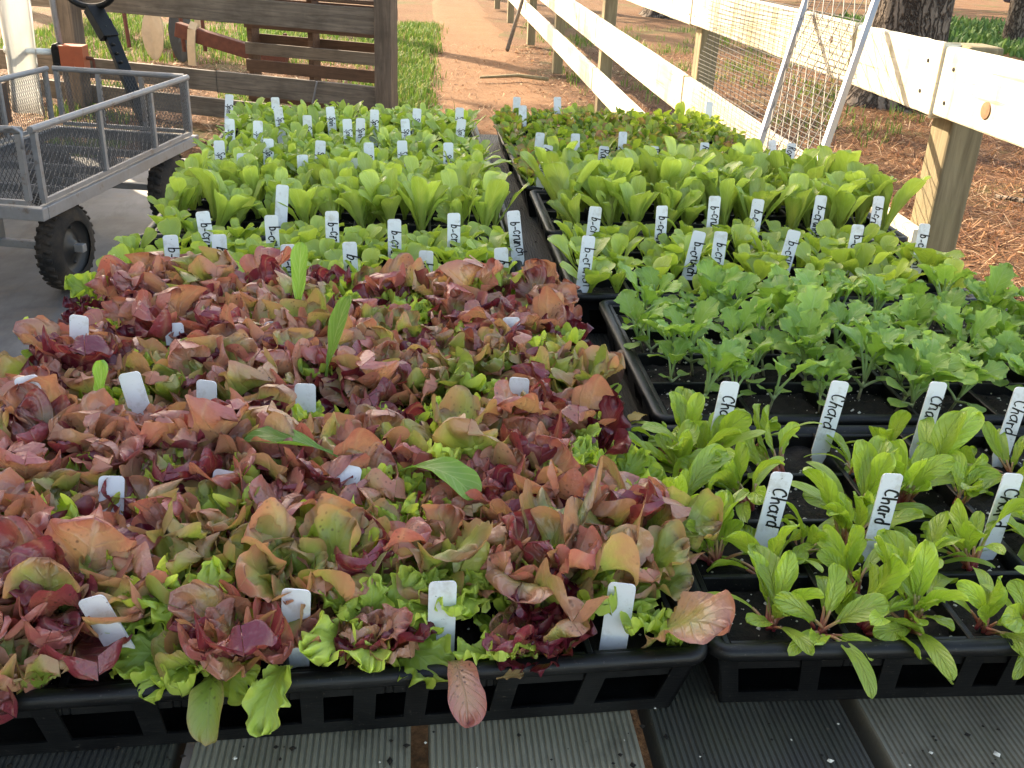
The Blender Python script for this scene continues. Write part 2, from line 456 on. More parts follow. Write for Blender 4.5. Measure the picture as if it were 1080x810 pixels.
# ------------------------------------------------------------------ leaves
class Leaves:
    def __init__(self):
        self.v, self.f, self.c, self.n = [], [], [], 0
    def add(self, V, nu, nv, C):
        self.v.append(V.reshape(-1, 3)); self.c.append(C.reshape(-1, 4))
        i = np.arange(nu - 1)[:, None] * nv + np.arange(nv - 1)[None, :] + self.n
        self.f.append(np.stack([i, i + 1, i + nv + 1, i + nv], -1).reshape(-1, 4))
        self.n += nu * nv
    def mesh(self, name, mat):
        V = np.concatenate(self.v); F = np.concatenate(self.f); C = np.concatenate(self.c)
        me = bpy.data.meshes.new(name)
        me.vertices.add(len(V)); me.vertices.foreach_set('co', V.astype(np.float32).ravel())
        me.loops.add(F.size); me.loops.foreach_set('vertex_index', F.astype(np.int32).ravel())
        me.polygons.add(len(F))
        me.polygons.foreach_set('loop_start', (np.arange(len(F)) * 4).astype(np.int32))
        me.polygons.foreach_set('use_smooth', np.ones(len(F), bool))
        a = me.attributes.new('lf', 'FLOAT_COLOR', 'POINT')
        a.data.foreach_set('color', C.astype(np.float32).ravel())
        me.materials.append(mat)
        me.update(calc_edges=True); me.validate()
        return me

def leaf(L, g, az, base=(0, 0, 0), length=.06, width=.02, e0=60, bend=60, bp=1.3, curl=.6, ruf=.003, rk=5, p1=.6, p2=3.0,
         stem=.2, sw=.12, lob=0, lk=9, serr=0, twist=0, nu=15, nv=11, fold=0, side=0, hook=0, bl=.012):
    """one leaf blade swept along a bent midrib, curled across, ruffled towards its margin"""
    s = np.linspace(0, 1, nu)
    s = .55 * s + .45 * (1 - (1 - s) ** 1.8)         # finer towards the tip
    ang = np.radians(e0 - bend * s ** bp - hook * np.clip((s - .65) / .35, 0, 1) ** 1.5)
    ds = length * np.diff(s)
    r = np.concatenate([[0], np.cumsum(np.cos(ang[:-1]) * ds)])
    z = np.concatenate([[0], np.cumsum(np.sin(ang[:-1]) * ds)])
    t = np.clip((s - stem) / (1 - stem), 0, 1)
    w = width * t ** p1 * np.sqrt(np.clip(1 - t ** p2, 0, 1)) * 1.12
    w = np.maximum(w, width * sw * np.where(s < .97, 1, .3) * (1 - t * .8))
    v = np.linspace(-1, 1, nv)
    S, V = np.meshgrid(s, v, indexing='ij')
    Wd = np.repeat(w[:, None], nv, 1)
    ph = g.uniform(0, TAU, 6)
    if lob:
        T = np.repeat(t[:, None], nv, 1)
        m = 1 - lob * (.5 + .5 * np.sin(lk * TAU * S + ph[4] + .8 * np.sign(V))) * np.abs(V) * (T < .96)
        Wd = Wd * m
    if serr:
        k = np.arange(nu)[:, None] + (V > 0)
        Wd = Wd * (1 - serr * (k % 2) * np.abs(V) ** 2)
    tip = np.clip((S - .72) / .28, 0, 1)
    E = np.maximum(np.abs(V) ** 1.6, tip ** 1.3 * .9)
    q = (1 - S) * np.tanh(2.5 * V) + .35 * V
    rf = ruf * E ** 1.5 * (np.sin(rk * TAU * q * .5 + ph[0]) + .55 * np.sin(rk * 1.9 * TAU * q * .5 + ph[1]) + .2 * np.sin(rk * 3.1 * TAU * .5 * q + ph[2]))
    rf = rf * np.clip((S - stem * .6) * 5, 0, 1)
    cv = np.maximum(curl, 1e-3)
    lat = Wd * np.sin(cv * V) / cv
    nor = Wd * (1 - np.cos(cv * V)) / cv + rf + fold * np.abs(V) * Wd
    # gentle blistering over the whole blade
    nor = nor + .04 * width * np.sin(S * 9 + ph[3]) * np.cos(V * 4 + ph[5]) + bl * width * np.sin(S * 21 + ph[1] + 2 * V) * np.cos(V * 7 + ph[2] + 5 * S)
    tw = np.radians(twist) * S
    lat2 = lat * np.cos(tw) - nor * np.sin(tw); nor2 = lat * np.sin(tw) + nor * np.cos(tw)
    A = np.repeat(ang[:, None], nv, 1)
    x = np.repeat(r[:, None], nv, 1) - nor2 * np.sin(A)
    zz = np.repeat(z[:, None], nv, 1) + nor2 * np.cos(A)
    y = lat2 + side * S ** 2 * length
    ca, sa = math.cos(az), math.sin(az)
    P = np.stack([base[0] + x * ca - y * sa, base[1] + x * sa + y * ca, base[2] + zz], -1)
    edge = np.clip(np.maximum(np.abs(V) ** 2, tip ** 1.5), 0, 1)
    C = np.stack([S, V * .5 + .5, np.full_like(S, g.random()), edge], -1)
    L.add(P, nu, nv, C)
    i = int(nu * stem)
    return [(base[0] + r[k] * ca, base[1] + r[k] * sa, base[2] + z[k]) for k in range(0, max(i, 1) + 1)]

def frill(L, g, az, base, length, width, e0, bend):
    """short frilly lobes of a curly lettuce"""
    leaf(L, g, az, base, length, width, e0, bend, 1.2, g.uniform(.3, .9), length * .11, g.uniform(5, 8), .6, 4.5, .12, .3,
         lob=.38, lk=g.uniform(5, 7.5), nu=38, nv=23, hook=g.uniform(0, 60))

def v_bronze(seed, kind):
    g = np.random.default_rng(seed); L = Leaves()
    n = g.integers(13, 17)
    for i in range(n):
        f = i / (n - 1)                           # 0 outer .. 1 inner
        ln = (.073 - .023 * f) * g.uniform(.70, 1.14)
        wd = ln * g.uniform(.40, .55)
        e0 = 46 + 36 * f + g.uniform(-16, 14)
        leaf(L, g, i * 2.4 + g.uniform(-.5, .5), (g.uniform(-.004, .004), g.uniform(-.004, .004), g.uniform(-.004, .006)), ln, wd, e0, g.uniform(-15, 55), g.uniform(1.2, 2.2),
             g.uniform(.4, 1.5), ln * g.uniform(.07, .15), g.uniform(3.5, 7), g.uniform(.55, .8), g.uniform(4, 7),
             .10, .22, lob=g.uniform(0, .14), lk=g.uniform(5, 9), twist=g.uniform(-35, 35), side=g.uniform(-.18, .18), hook=g.choice([-30, 0, 30, 70, 120]) * g.uniform(.6, 1.1), nu=32, nv=21, bl=.035)
    return L
def v_darkred(seed, kind):
    g = np.random.default_rng(seed); L = Leaves()
    for i in range(10):
        f = i / 9
        ln = (.066 - .022 * f) * g.uniform(.85, 1.15)
        leaf(L, g, i * 2.4 + g.uniform(-.4, .4), (0, 0, 0), ln, ln * g.uniform(.34, .48), 48 + 36 * f + g.uniform(-12, 12), g.uniform(0, 70), 1.6,
             g.uniform(.3, 1.2), ln * g.uniform(.06, .10), g.uniform(3, 5.5), .7, 4, .12, .2, lob=.22, lk=6, twist=g.uniform(-25, 25), nu=32, nv=19)
    return L
def v_lime(seed, kind):
    g = np.random.default_rng(seed); L = Leaves()
    for i in range(11):
        f = i / 10
        ln = (.066 - .022 * f) * g.uniform(.85, 1.15)
        frill(L, g, i * 2.4 + g.uniform(-.3, .3), (0, 0, 0), ln, ln * g.uniform(.32, .44), 42 + 40 * f, g.uniform(20, 70))
    return L
def v_romaine(seed, kind):
    g = np.random.default_rng(seed); L = Leaves()
    n = g.integers(7, 10)
    for i in range(n):
        f = i / (n - 1)
        ln = g.uniform(.072, .108) * (1 - .25 * f)
        leaf(L, g, i * 2.4 + g.uniform(-.4, .4), (0, 0, 0), ln, ln * g.uniform(.18, .25), 68 + 15 * f + g.uniform(-8, 6), g.uniform(0, 40), 2.2,
             g.uniform(.35, .9), ln * g.uniform(.008, .02), g.uniform(3, 5), g.uniform(.95, 1.25), g.uniform(4.5, 8), .12, .22,
             twist=g.uniform(-25, 25), side=g.uniform(-.12, .12), hook=g.choice([0, 0, 30]), nu=18, nv=11)
    return L
def v_butter(seed, kind):
    g = np.random.default_rng(seed); L = Leaves()
    n = g.integers(5, 8)
    for i in range(n):
        f = i / (n - 1)
        ln = g.uniform(.046, .062) * (1 - .25 * f)
        leaf(L, g, i * 2.4 + g.uniform(-.4, .4), (0, 0, 0), ln, ln * g.uniform(.27, .37), 56 + 24 * f + g.uniform(-10, 10), g.uniform(15, 65), 1.8,
             g.uniform(.2, .9), ln * .02, 3, g.uniform(.6, .9), g.uniform(3.5, 6), .32, .14, twist=g.uniform(-25, 25), nu=16, nv=11)
    return L
def stems(paths, r0, r1, mat, name):
    mb = MB()
    for p in paths:
        if len(p) > 1:
            k = len(p)
            mb.tube(p, [r0 + (r1 - r0) * i / (k - 1) for i in range(k)], 6)
    me = bpy.data.meshes.new(name); me.from_pydata(mb.v, [], mb.f)
    me.polygons.foreach_set('use_smooth', [True] * len(me.polygons)); me.materials.append(mat); me.update()
    return me
def v_kale(seed, kind):
    g = np.random.default_rng(seed); L = Leaves(); P = []
    h = g.uniform(.018, .034); lean = g.uniform(-.006, .006, 2)
    P.append([(0, 0, -.004), (lean[0] * .4, lean[1] * .4, h * .5), (lean[0], lean[1], h)])
    n = g.integers(5, 8); a0 = g.uniform(0, TAU)
    for i in range(n):
        f = i / (n - 1)
        if i < 2:                                  # round cotyledons low on the stem
            P.append(leaf(L, g, a0 + i * math.pi + g.uniform(-.3, .3), (lean[0] * .5, lean[1] * .5, h * .55), .038, .0125, 35, 45, 1.5, .3, .0006, 3, .3, 3, .45, .06, nu=12, nv=7))
            continue
        ln = g.uniform(.066, .092) * (1 - .3 * f)
        P.append(leaf(L, g, a0 + i * 2.4 + g.uniform(-.3, .3), (lean[0], lean[1], h * (.7 + .3 * f)), ln, ln * g.uniform(.29, .38), 66 + 15 * f + g.uniform(-8, 8), g.uniform(50, 95), 1.9,
             g.uniform(.1, .7), ln * g.uniform(.02, .045), g.uniform(4, 6), .42, 2.6, .42, .06, lob=.34, lk=g.uniform(4.5, 6), serr=.16,
             twist=g.uniform(-15, 15), side=g.uniform(-.1, .1), nu=24, nv=11))
    return L, stems(P, .0019, .0011, M['greenstem'], 'stem')
def v_chard(seed, kind):
    g = np.random.default_rng(seed); L = Leaves(); P = []
    n = g.integers(9, 13); a0 = g.uniform(0, TAU)
    for i in range(n):
        f = i / (n - 1)
        b = (g.uniform(-.005, .005), g.uniform(-.005, .005), 0)
        if i < 3:                                  # strap-like first leaves hanging outward
            ln = g.uniform(.055, .080)
            P.append(leaf(L, g, a0 + i * 2.3 + g.uniform(-.4, .4), b, ln, ln * .115, g.uniform(38, 62), g.uniform(60, 115), 1.1, .25, .0005, 2, .45, 3, .28, .1, twist=g.uniform(-20, 20), nu=16, nv=7))
            continue
        ln = g.uniform(.046, .090) * (1 - .25 * f)
        P.append(leaf(L, g, a0 + i * 2.4 + g.uniform(-1.1, 1.1), b, ln, ln * g.uniform(.16, .25), 60 + 20 * f + g.uniform(-28, 12), g.uniform(0, 105), g.uniform(1.3, 2.4),
             g.uniform(.2, 1.0), ln * g.uniform(.01, .03), g.uniform(3, 5), .6, 3.6, .32, .07, twist=g.uniform(-50, 50), side=g.uniform(-.28, .28), nu=24, nv=13, bl=.05))
    return L, stems(P, .0017, .0012, M['redstem'], 'stem')
def v_spinach(seed, kind):
    g = np.random.default_rng(seed); L = Leaves()
    n = g.integers(7, 10)
    for i in range(n):
        f = i / (n - 1)
        ln = g.uniform(.055, .082) * (1 - .2 * f)
        leaf(L, g, i * 2.4 + g.uniform(-.4, .4), (0, 0, 0), ln, ln * g.uniform(.15, .23), 55 + 26 * f + g.uniform(-12, 8), g.uniform(15, 80), 1.6,
             g.uniform(.2, .8), ln * .02, 3, .5, 3, .34, .1, twist=g.uniform(-25, 25), nu=13, nv=7)
    return L
def v_salad(seed, kind):
    g = np.random.default_rng(seed); L = Leaves()
    n = g.integers(7, 11)
    for i in range(n):
        f = i / (n - 1)
        ln = g.uniform(.032, .055) * (1 - .2 * f)
        leaf(L, g, i * 2.4 + g.uniform(-.4, .4), (g.uniform(-.012, .012), g.uniform(-.012, .012), 0), ln, ln * g.uniform(.2, .3), 58 + 22 * f + g.uniform(-16, 10), g.uniform(10, 60), 1.6,
             g.uniform(.2, .8), ln * .03, 4, .55, 3, .25, .12, twist=g.uniform(-25, 25), nu=11, nv=7)
    return L

MAKERS = dict(bronze=(v_bronze, 14, 'red_lettuce'), olive=(v_bronze, 7, 'olive_lettuce'), darkred=(v_darkred, 5, 'dark_red_lettuce'), lime=(v_lime, 7, 'frilly_lettuce'),
              romaine=(v_romaine, 10, 'tall_lettuce'), butter=(v_butter, 10, 'young_lettuce'), kale=(v_kale, 12, 'kale_seedling'), chard=(v_chard, 12, 'chard_seedling'),
              spinach=(v_spinach, 9, 'spinach_seedling'), salad=(v_salad, 9, 'salad_seedling'), saladlime_sunlit=(v_salad, 5, 'salad_seedling'))
VAR = {}
for ki, (k, (fn, cnt, nm)) in enumerate(MAKERS.items()):
    VAR[k] = []
    for i in range(cnt):
        res = fn(1000 * (ki + 1) + i, k)
        if isinstance(res, tuple): VAR[k].append((res[0].mesh(nm, M[k]), res[1]))
        else: VAR[k].append((res.mesh(nm, M[k]), None))

ORD = ['zeroth', 'first', 'second', 'third', 'fourth', 'fifth', 'sixth', 'seventh', 'eighth', 'ninth', 'tenth', 'eleventh', 'twelfth',
       'thirteenth', 'fourteenth', 'fifteenth', 'sixteenth', 'seventeenth', 'eighteenth', 'nineteenth', 'twentieth'] + ['twenty ' + w for w in ('first', 'second', 'third', 'fourth', 'fifth', 'sixth', 'seventh', 'eighth', 'ninth')]
def plant(kind, x, y, z, label, cat, group, sc=1.0, tilt=8, rz=None):
    me, st = rnd.choice(VAR[kind])
    o = bpy.data.objects.new(MAKERS[kind][2], me)
    o.location = (x, y, z)
    o.rotation_euler = (R(rnd.gauss(0, tilt)), R(rnd.gauss(0, tilt)), rnd.uniform(0, TAU) if rz is None else rz)
    o.scale = (sc, sc, sc * rnd.uniform(.92, 1.08))
    link(o); tag(o, label, cat, group)
    if st:
        c = bpy.data.objects.new('stem', st); link(c, o)
    return o

# ------------------------------------------------------------------ bench of composite boards
ZD = .860       # top of the boards
ZR = .920       # rim of the trays
def board_profile(w, t):
    p = []
    n = 33; pitch = w / n
    for i in range(n):
        x = -w / 2 + i * pitch
        p += [(x + pitch * .08, -.0013), (x + pitch * .28, 0), (x + pitch * .72, 0), (x + pitch * .92, -.0013)]
    p = [(-w / 2, -.004)] + p + [(w / 2, -.004), (w / 2, -t), (-w / 2, -t)]
    return p
bench = empty('potting_bench', (.16, 1.4, 0))
tag(bench, 'low bench of ribbed grey composite boards carrying all the seedling trays', 'bench')
def board(xc, y0, y1, mat):
    pr = board_profile(.1405, .025); n = len(pr)
    dz = rnd.uniform(-.0012, .0012)
    vs = [(xc + a - .16, y - 1.4, ZD - .0012 + b + dz) for y in (y0, y1) for a, b in pr]
    fs = [(i, (i + 1) % n, n + (i + 1) % n, n + i) for i in range(n)]
    fs += [tuple(range(n - 1, -1, -1)), tuple(range(n, 2 * n))]
    mb = MB(); mb.add(vs, fs)
    return mb.build('board', mat, bench)
bm_ = ['board_mid', 'board_dark', 'board_grey', 'board_grey', 'board_dark', 'board_mid', 'board_grey', 'board_mid']
for k in range(8):
    board(-.3765 + .1525 * k, .24 + rnd.uniform(-.01, .01), 2.56 + rnd.uniform(-.008, .008), M[bm_[k]])
for y in (.34, 1.45, 2.42):
    mb = MB(); mb.box((0, y - 1.4, ZD - .028 - .05), (1.2, .045, .092)); mb.build('joist', M['darkwood'], bench)
mb = MB(); mb.box((0, -1.085, .60), (1.2, .022, .44)); mb.build('shade_apron', M['darkwood'], bench, bevel=.003)  # skirt boards, front and sides, added to keep light out of the board gaps
for sx in (-.597, .597):
    mb = MB(); mb.box((sx, .0, .60), (.020, 2.14, .44)); mb.build('shade_apron', M['darkwood'], bench, bevel=.003)
for sx in (-.54, .54):
    for y in (.39, 1.4, 2.36):
        mb = MB(); mb.box((sx, y - 1.4, (ZD - .03) / 2), (.085, .085, ZD - .032)); mb.build('leg', M['darkwood_v'], bench)

# ------------------------------------------------------------------ trays
def make_tray(x0, x1, y0, y1, nx, ny, label, rz=0, holes=True, seed=0, perl=26):
    cx, cy = (x0 + x1) / 2, (y0 + y1) / 2
    w, d = x1 - x0, y1 - y0
    root = empty('seedling_tray', (cx, cy, ZD + .0005), rz)
    tag(root, label, 'seedling tray', 'black seedling trays on the bench')
    h = ZR - ZD
    mb = MB()
    ins = .013                                        # the wall leans in towards the bottom
    def wall(a, b, nrm):
        a, b, nrm = Vector(a), Vector(b), Vector(nrm)
        u = (b - a).normalized(); ln = (b - a).length; t = .0022
        def P(s, z, off):                             # s along, z up, off outward
            k = ins * (1 - z / h) + .004
            sh = k * (1 - 2 * s / ln)                 # keep the corners closed
            return a + u * (s + sh) - nrm * (k - off) + Vector((0, 0, z))
        def piece(s0, s1, za, zb, sk0=0, sk1=0):
            mb.hexa([P(s0, za, -t), P(s1, za, -t), P(s1, za, 0), P(s0, za, 0), P(s0 + sk0, zb, -t), P(s1 + sk1, zb, -t), P(s1 + sk1, zb, 0), P(s0 + sk0, zb, 0)])
        z0, z1 = .011, .045
        piece(0, ln, .0, z0); piece(0, ln, z1, h - .007)
        nar, wid = .020, .046
        if ln > .4: ws = [wid, wid, wid, nar, nar, nar, nar, nar, wid, wid, wid]
        else: ws = [nar, wid, wid, nar]
        pil = (ln - sum(ws)) / (len(ws) + 1)
        s = 0
        for q in ws + [None]:
            piece(s, s + pil, z0, z1)
            s += pil + (q or 0)
    c = [(-w / 2, -d / 2, 0), (w / 2, -d / 2, 0), (w / 2, d / 2, 0), (-w / 2, d / 2, 0)]
    for i, nr in enumerate([(0, -1, 0), (1, 0, 0), (0, 1, 0), (-1, 0, 0)]):
        wall(c[i], c[(i + 1) % 4], nr)
    mb.box((0, 0, .001), (w - .036, d - .036, .0018))
    mb.build('outer_tray', M['black'], root)
    # rolled rim
    rb = MB(); r = .009
    def ring(o, z): 
        q = []
        for sx, sy, a0 in ((1, -1, -90), (1, 1, 0), (-1, 1, 90), (-1, -1, 180)):
            for k in range(5):
                a = R(a0 + k * 22.5); rr = .014
                q.append((sx * (w / 2 - rr) + math.cos(a) * (rr + o), sy * (d / 2 - rr) + math.sin(a) * (rr + o), z))
        return q
    prof = [(-.006, h - .0075), (.0005, h - .0085), (.002, h - .006), (.0015, h - .001), (-.001, h + .0008), (-.006, h + .001), (-.0095, h - .001), (-.0115, h - .006)]
    vs = []
    for o, z in prof: vs += ring(o, z)
    n = 20; fs = []
    for i in range(len(prof) - 1):
        for k in range(n): fs.append((i * n + k, i * n + (k + 1) % n, (i + 1) * n + (k + 1) % n, (i + 1) * n + k))
    rb.add(vs, fs); rb.build('rim', M['black'], root, smooth=True)
    # cell insert: a grid of ribs over tapered cells
    ib = MB(); iw, idp = w - .026, d - .026
    zt = h - .0025; cw, cd = iw / nx, idp / ny; rib = .0048
    for i in range(nx + 1):
        x = -iw / 2 + i * cw; ib.box((x, 0, zt - .011), (rib, idp + rib, .022))
    for j in range(ny + 1):
        y = -idp / 2 + j * cd
        for i in range(nx):
            ib.box((-iw / 2 + (i + .5) * cw, y, zt - .0115), (cw - rib - .0004, rib, .0215))
    ib.build('cell_insert', M['black'], root, bevel=.0008, seg=1)
    # soil, one bumpy sheet showing in every cell, with perlite crumbs
    sb = MB(); g = random.Random(seed + 5)
    mx, my = nx * 9, ny * 9
    for j in range(my + 1):
        for i in range(mx + 1):
            fx, fy = i / mx, j / my
            u, v_ = (fx * nx) % 1, (fy * ny) % 1
            bw = min(u, 1 - u, v_, 1 - v_)
            z = zt - .011 + .004 * noise.noise(Vector((fx * 31 + seed, fy * 19, seed))) + .003 * noise.noise(Vector((fx * 90, fy * 60 + seed, 2))) - .004 * max(0, .12 - bw) / .12
            sb.v.append((-iw / 2 + fx * iw, -idp / 2 + fy * idp, z))
    for j in range(my):
        for i in range(mx):
            a = j * (mx + 1) + i; sb.f.append((a, a + 1, a + mx + 2, a + mx + 1)); sb.m.append(0)
    for _ in range(perl * nx * ny):
        x, y = g.uniform(-iw / 2, iw / 2), g.uniform(-idp / 2, idp / 2)
        fx, fy = (x + iw / 2) / iw, (y + idp / 2) / idp
        z = zt - .0115 + .004 * noise.noise(Vector((fx * 31 + seed, fy * 19, seed))) + .003 * noise.noise(Vector((fx * 90, fy * 60 + seed, 2)))
        q = g.choice([.0004, .0006, .0007, .0009, .0013, .0019]) * g.uniform(.8, 1.2)
        vs = [(x + dx * q * g.uniform(.7, 1.3), y + dy * q * g.uniform(.7, 1.3), z + .0009 + dz * q * g.uniform(.6, 1.1)) for dx, dy, dz in
              ((1, 0, 0), (-1, 0, 0), (0, 1, 0), (0, -1, 0), (0, 0, 1), (0, 0, -1))]
        sb.add(vs, [(0, 2, 4), (2, 1, 4), (1, 3, 4), (3, 0, 4), (2, 0, 5), (1, 2, 5), (3, 1, 5), (0, 3, 5)], 1 if g.random() < .75 else 0)
    sb.build('potting_soil', [M['soil'], M['perlite']], root, smooth=False)
    return root

TR = dict(
    L1=(-.367, .187, .480, .806, 8, 5), L2=(-.372, .180, .822, 1.144, 8, 5), L3=(-.402, .150, 1.165, 1.425, 10, 4),
    L4=(-.395, .152, 1.437, 1.705, 9, 4), L5=(-.405, .150, 1.725, 2.055, 12, 6), L6=(-.41, .145, 2.07, 2.40, 12, 6),
    R1=(.199, .748, .497, .822, 6, 4), R2=(.236, .785, .838, 1.172, 6, 4), R3=(.205, .765, 1.188, 1.462, 8, 4),
    R4=(.207, .800, 1.475, 1.742, 8, 4), R5=(.197, .775, 1.762, 2.115, 12, 6), R6=(.192, .75, 2.13, 2.50, 12, 6))
LAB = dict(
    L1='black tray overflowing with red lettuce at the front left edge of the bench', L2='black tray of red lettuce behind the front left lettuce tray',
    L3='black tray of young round lettuce just behind the red lettuce', L4='black tray of tall upright green lettuce in the left column',
    L5='black tray of spinach seedlings just behind the tall lettuce in the left column', L6='black tray of spinach seedlings nearest the dark wooden gate',
    R1='black tray of chard with dark soil showing at the front right', R2='black tray of blue green kale behind the chard tray',
    R3='black tray of young round lettuce behind the kale', R4='black tray of tall upright lettuce in the right column',
    R5='black tray of mixed baby salad just behind the tall lettuce in the right column', R6='black tray of mixed baby salad at the far end of the right column')
for i, (k, t) in enumerate(TR.items()):
    vis = k[0] == 'R' and k in ('R1', 'R2')
    make_tray(*t, LAB[k], rz=R({'L1': 3.3, 'L2': 1.2, 'R1': -.3}.get(k, rnd.uniform(-.5, .5))), seed=i * 7, perl=60 if vis else 14)

FRONTX = [(-.345, .475), (-.31, .486), (-.272, .484), (-.232, .486), (-.137, .497), (-.118, .494), (-.030, .500), (-.016, .497), (.062, .503), (.080, .506), (.095, .506), (.176, .515)]
FRONTM = [(-.185, .506), (-.073, .514), (.019, .521), (.137, .519)]
ZS = ZR - .011
ZL = ZS + .006          # soil level
def rows(tr, nx, ny, kindf, cat, group, what, where, jx=.25, jy=.25, sc=(.9, 1.15), tilt=8, rot=0, margin=.02, skip=0, front='row'):
    x0, x1, y0, y1 = TR[tr][:4]
    cx, cy = (x0 + x1) / 2, (y0 + y1) / 2
    for j in range(ny):
        line = []
        for i in range(nx):
            if rnd.random() < skip: continue
            px, py = (x1 - x0 - 2 * margin) / nx, (y1 - y0 - 2 * margin) / ny
            x = x0 + margin + (i + .5 + rnd.uniform(-jx, jx)) * px
            y = y0 + margin + (j + .5 + rnd.uniform(-jy, jy)) * py
            if rot:
                dx, dy = x - cx, y - cy; x, y = cx + dx * math.cos(rot) - dy * math.sin(rot), cy + dx * math.sin(rot) + dy * math.cos(rot)
            if tr == 'L1' and any(abs(x - mx) < .030 and my - .06 < y < my + .012 for mx, my in FRONTM): continue
            line.append((x, y))
        line.sort()
        rw = 'front row' if j == 0 else ('back row' if j == ny - 1 else ORD[j + 1] + ' row')
        for i, (x, y) in enumerate(line):
            k = kindf(x, y)
            ks = {'lime': .9, 'darkred': .9, 'olive': .92}.get(k, 1.0)
            w = what[k] if isinstance(what, dict) else what
            plant(k, x, y, ZL if cat == 'lettuce' else ZS, f'{w}, {ORD[i + 1]} from left, {rw} of {where}', cat, group, ks * rnd.uniform(*sc), tilt)

def lett(x, y):
    q = noise.noise(Vector((x * 9, y * 9, 3.1)))
    r = rnd.random()
    pl = .21 + .26 * max(0, q)
    if y < .60: pl += .03
    if r < pl: return 'lime'
    if r < pl + .11: return 'darkred'
    if r < pl + .25: return 'olive'
    return 'bronze'
LW = dict(bronze='bronze red lettuce', olive='olive bronze lettuce', darkred='dark red lettuce', lime='lime frilly lettuce')
rows('L1', 14, 7, lett, 'lettuce', 'red and green lettuces in the front left trays', LW, 'the front lettuce tray', .35, .3, (.85, 1.2), 11, R(3.0), .012)
rows('L2', 14, 7, lett, 'lettuce', 'red and green lettuces in the front left trays', LW, 'the second lettuce tray', .35, .3, (.85, 1.2), 11, R(1.2), .012)
rows('L3', 12, 5, lambda x, y: 'butter', 'young lettuce', 'young round leaved lettuces', 'young round leaved lettuce', 'the left young lettuce tray', .35, .35, (.8, 1.2), 10, 0, .012)
rows('L4', 11, 5, lambda x, y: 'romaine', 'tall lettuce', 'tall upright lettuces', 'tall upright green lettuce', 'the left tall lettuce tray', .35, .35, (.72, 1.08), 9, 0, .012)
rows('L5', 12, 6, lambda x, y: 'spinach', 'spinach', 'spinach seedlings at the back left', 'spinach seedling', 'the nearer spinach tray', .3, .3, (.9, 1.15))
rows('L6', 12, 6, lambda x, y: 'spinach', 'spinach', 'spinach seedlings at the back left', 'spinach seedling', 'the farther spinach tray', .3, .3, (.85, 1.1))
rows('R2', 12, 7, lambda x, y: 'kale', 'kale', 'blue green kale seedlings', 'serrated blue green kale seedling', 'the kale tray', .45, .4, (.68, 1.08), 13)
rows('R3', 12, 5, lambda x, y: 'butter', 'young lettuce', 'young round leaved lettuces', 'young round leaved lettuce', 'the right young lettuce tray', .35, .35, (.8, 1.25), 10, 0, .012)
rows('R4', 11, 5, lambda x, y: 'romaine', 'tall lettuce', 'tall upright lettuces', 'tall upright green lettuce', 'the right tall lettuce tray', .35, .35, (.9, 1.28), 9, 0, .012)
sal = lambda x, y: 'saladlime_sunlit' if (x > .55 and y > 2.25 and rnd.random() < .75) or rnd.random() < .05 else 'salad'  # sunlight on the far right corner put into leaf colour, plus stray pale plants
SW = dict(salad='mixed baby salad plant', saladlime_sunlit='lime baby salad plant paled as if sunlit')
rows('R5', 15, 9, sal, 'baby salad', 'baby salad plants at the back right', SW, 'the nearer salad tray', .4, .4, (.85, 1.2), 8, 0, .008)
rows('R6', 15, 9, sal, 'baby salad', 'baby salad plants at the back right', SW, 'the farther salad tray', .4, .4, (.85, 1.2), 8, 0, .008)
# small frilly heads squeezed in between the red ones
ex = []
for tr, n_ in (('L1', 30), ('L2', 28)):
    x0, x1, y0, y1 = TR[tr][:4]
    for _ in range(n_): ex.append((rnd.uniform(x0 + .03, x1 - .03), rnd.uniform(y0 + .05, y1 - .01), tr))
for i, (x, y) in enumerate(FRONTX):
    k = ['bronze', 'lime', 'bronze', 'olive', 'lime', 'bronze', 'bronze', 'darkred', 'lime', 'bronze', 'darkred', 'lime'][i]
    plant(k, x, y, ZS, f'{LW[k]}, {ORD[i + 1]} from left along the front rim of the lettuce tray', 'lettuce', 'red and green lettuces in the front left trays', rnd.uniform(.6, .75), 10)
ex.sort(key=lambda p: (p[2], max(0, round((p[1] - (.53 if p[2] == 'L1' else .87)) / .11)), p[0]))
cnt = {}
for x, y, tr in ex:
    b = (tr, max(0, round((y - (.53 if tr == 'L1' else .87)) / .11))); cnt[b] = cnt.get(b, 0) + 1
    if any(abs(x - mx) < .022 and my - .06 < y < my + .014 for mx, my in FRONTM): continue
    base = .48 if tr == 'L1' else .82
    plant('lime', x, y, ZS + .018, f'small lime frill between red heads, {ORD[cnt[b]]} from left, {ORD[max(1, 1 + round((y - base - .05) / .11))]} strip of {"front" if tr == "L1" else "second"} lettuce tray', 'lettuce', 'small frilly lettuces between the red ones', rnd.uniform(.6, .85), 14)
# chard stands loosely in its cells, soil showing between
CH = [(.252, .555), (.232, .612), (.283, .690), (.243, .735), (.252, .790), (.355, .552), (.405, .548), (.345, .632), (.330, .742), (.395, .735),
      (.435, .600), (.452, .775), (.472, .690), (.525, .560), (.520, .640), (.548, .735), (.598, .555), (.590, .655), (.62, .755), (.665, .575), (.69, .68), (.715, .775), (.30, .618), (.215, .668), (.268, .585), (.225, .705), (.275, .760), (.228, .775), (.312, .785), (.372, .672), (.43, .545), (.395, .600), (.505, .60), (.495, .755), (.425, .700), (.56, .69), (.64, .61), (.33, .575), (.47, .735)]
CH = [(x, y - .02 if y < .565 else y) for x, y in CH] + [(.285, .528), (.318, .532), (.468, .530), (.565, .534), (.632, .530)]
CH.sort(key=lambda p: (round(p[1] / .075), p[0]))
cr = {}
for x, y in CH:
    b = round((y - .55) / .08); cr.setdefault(b, []).append((x, y))
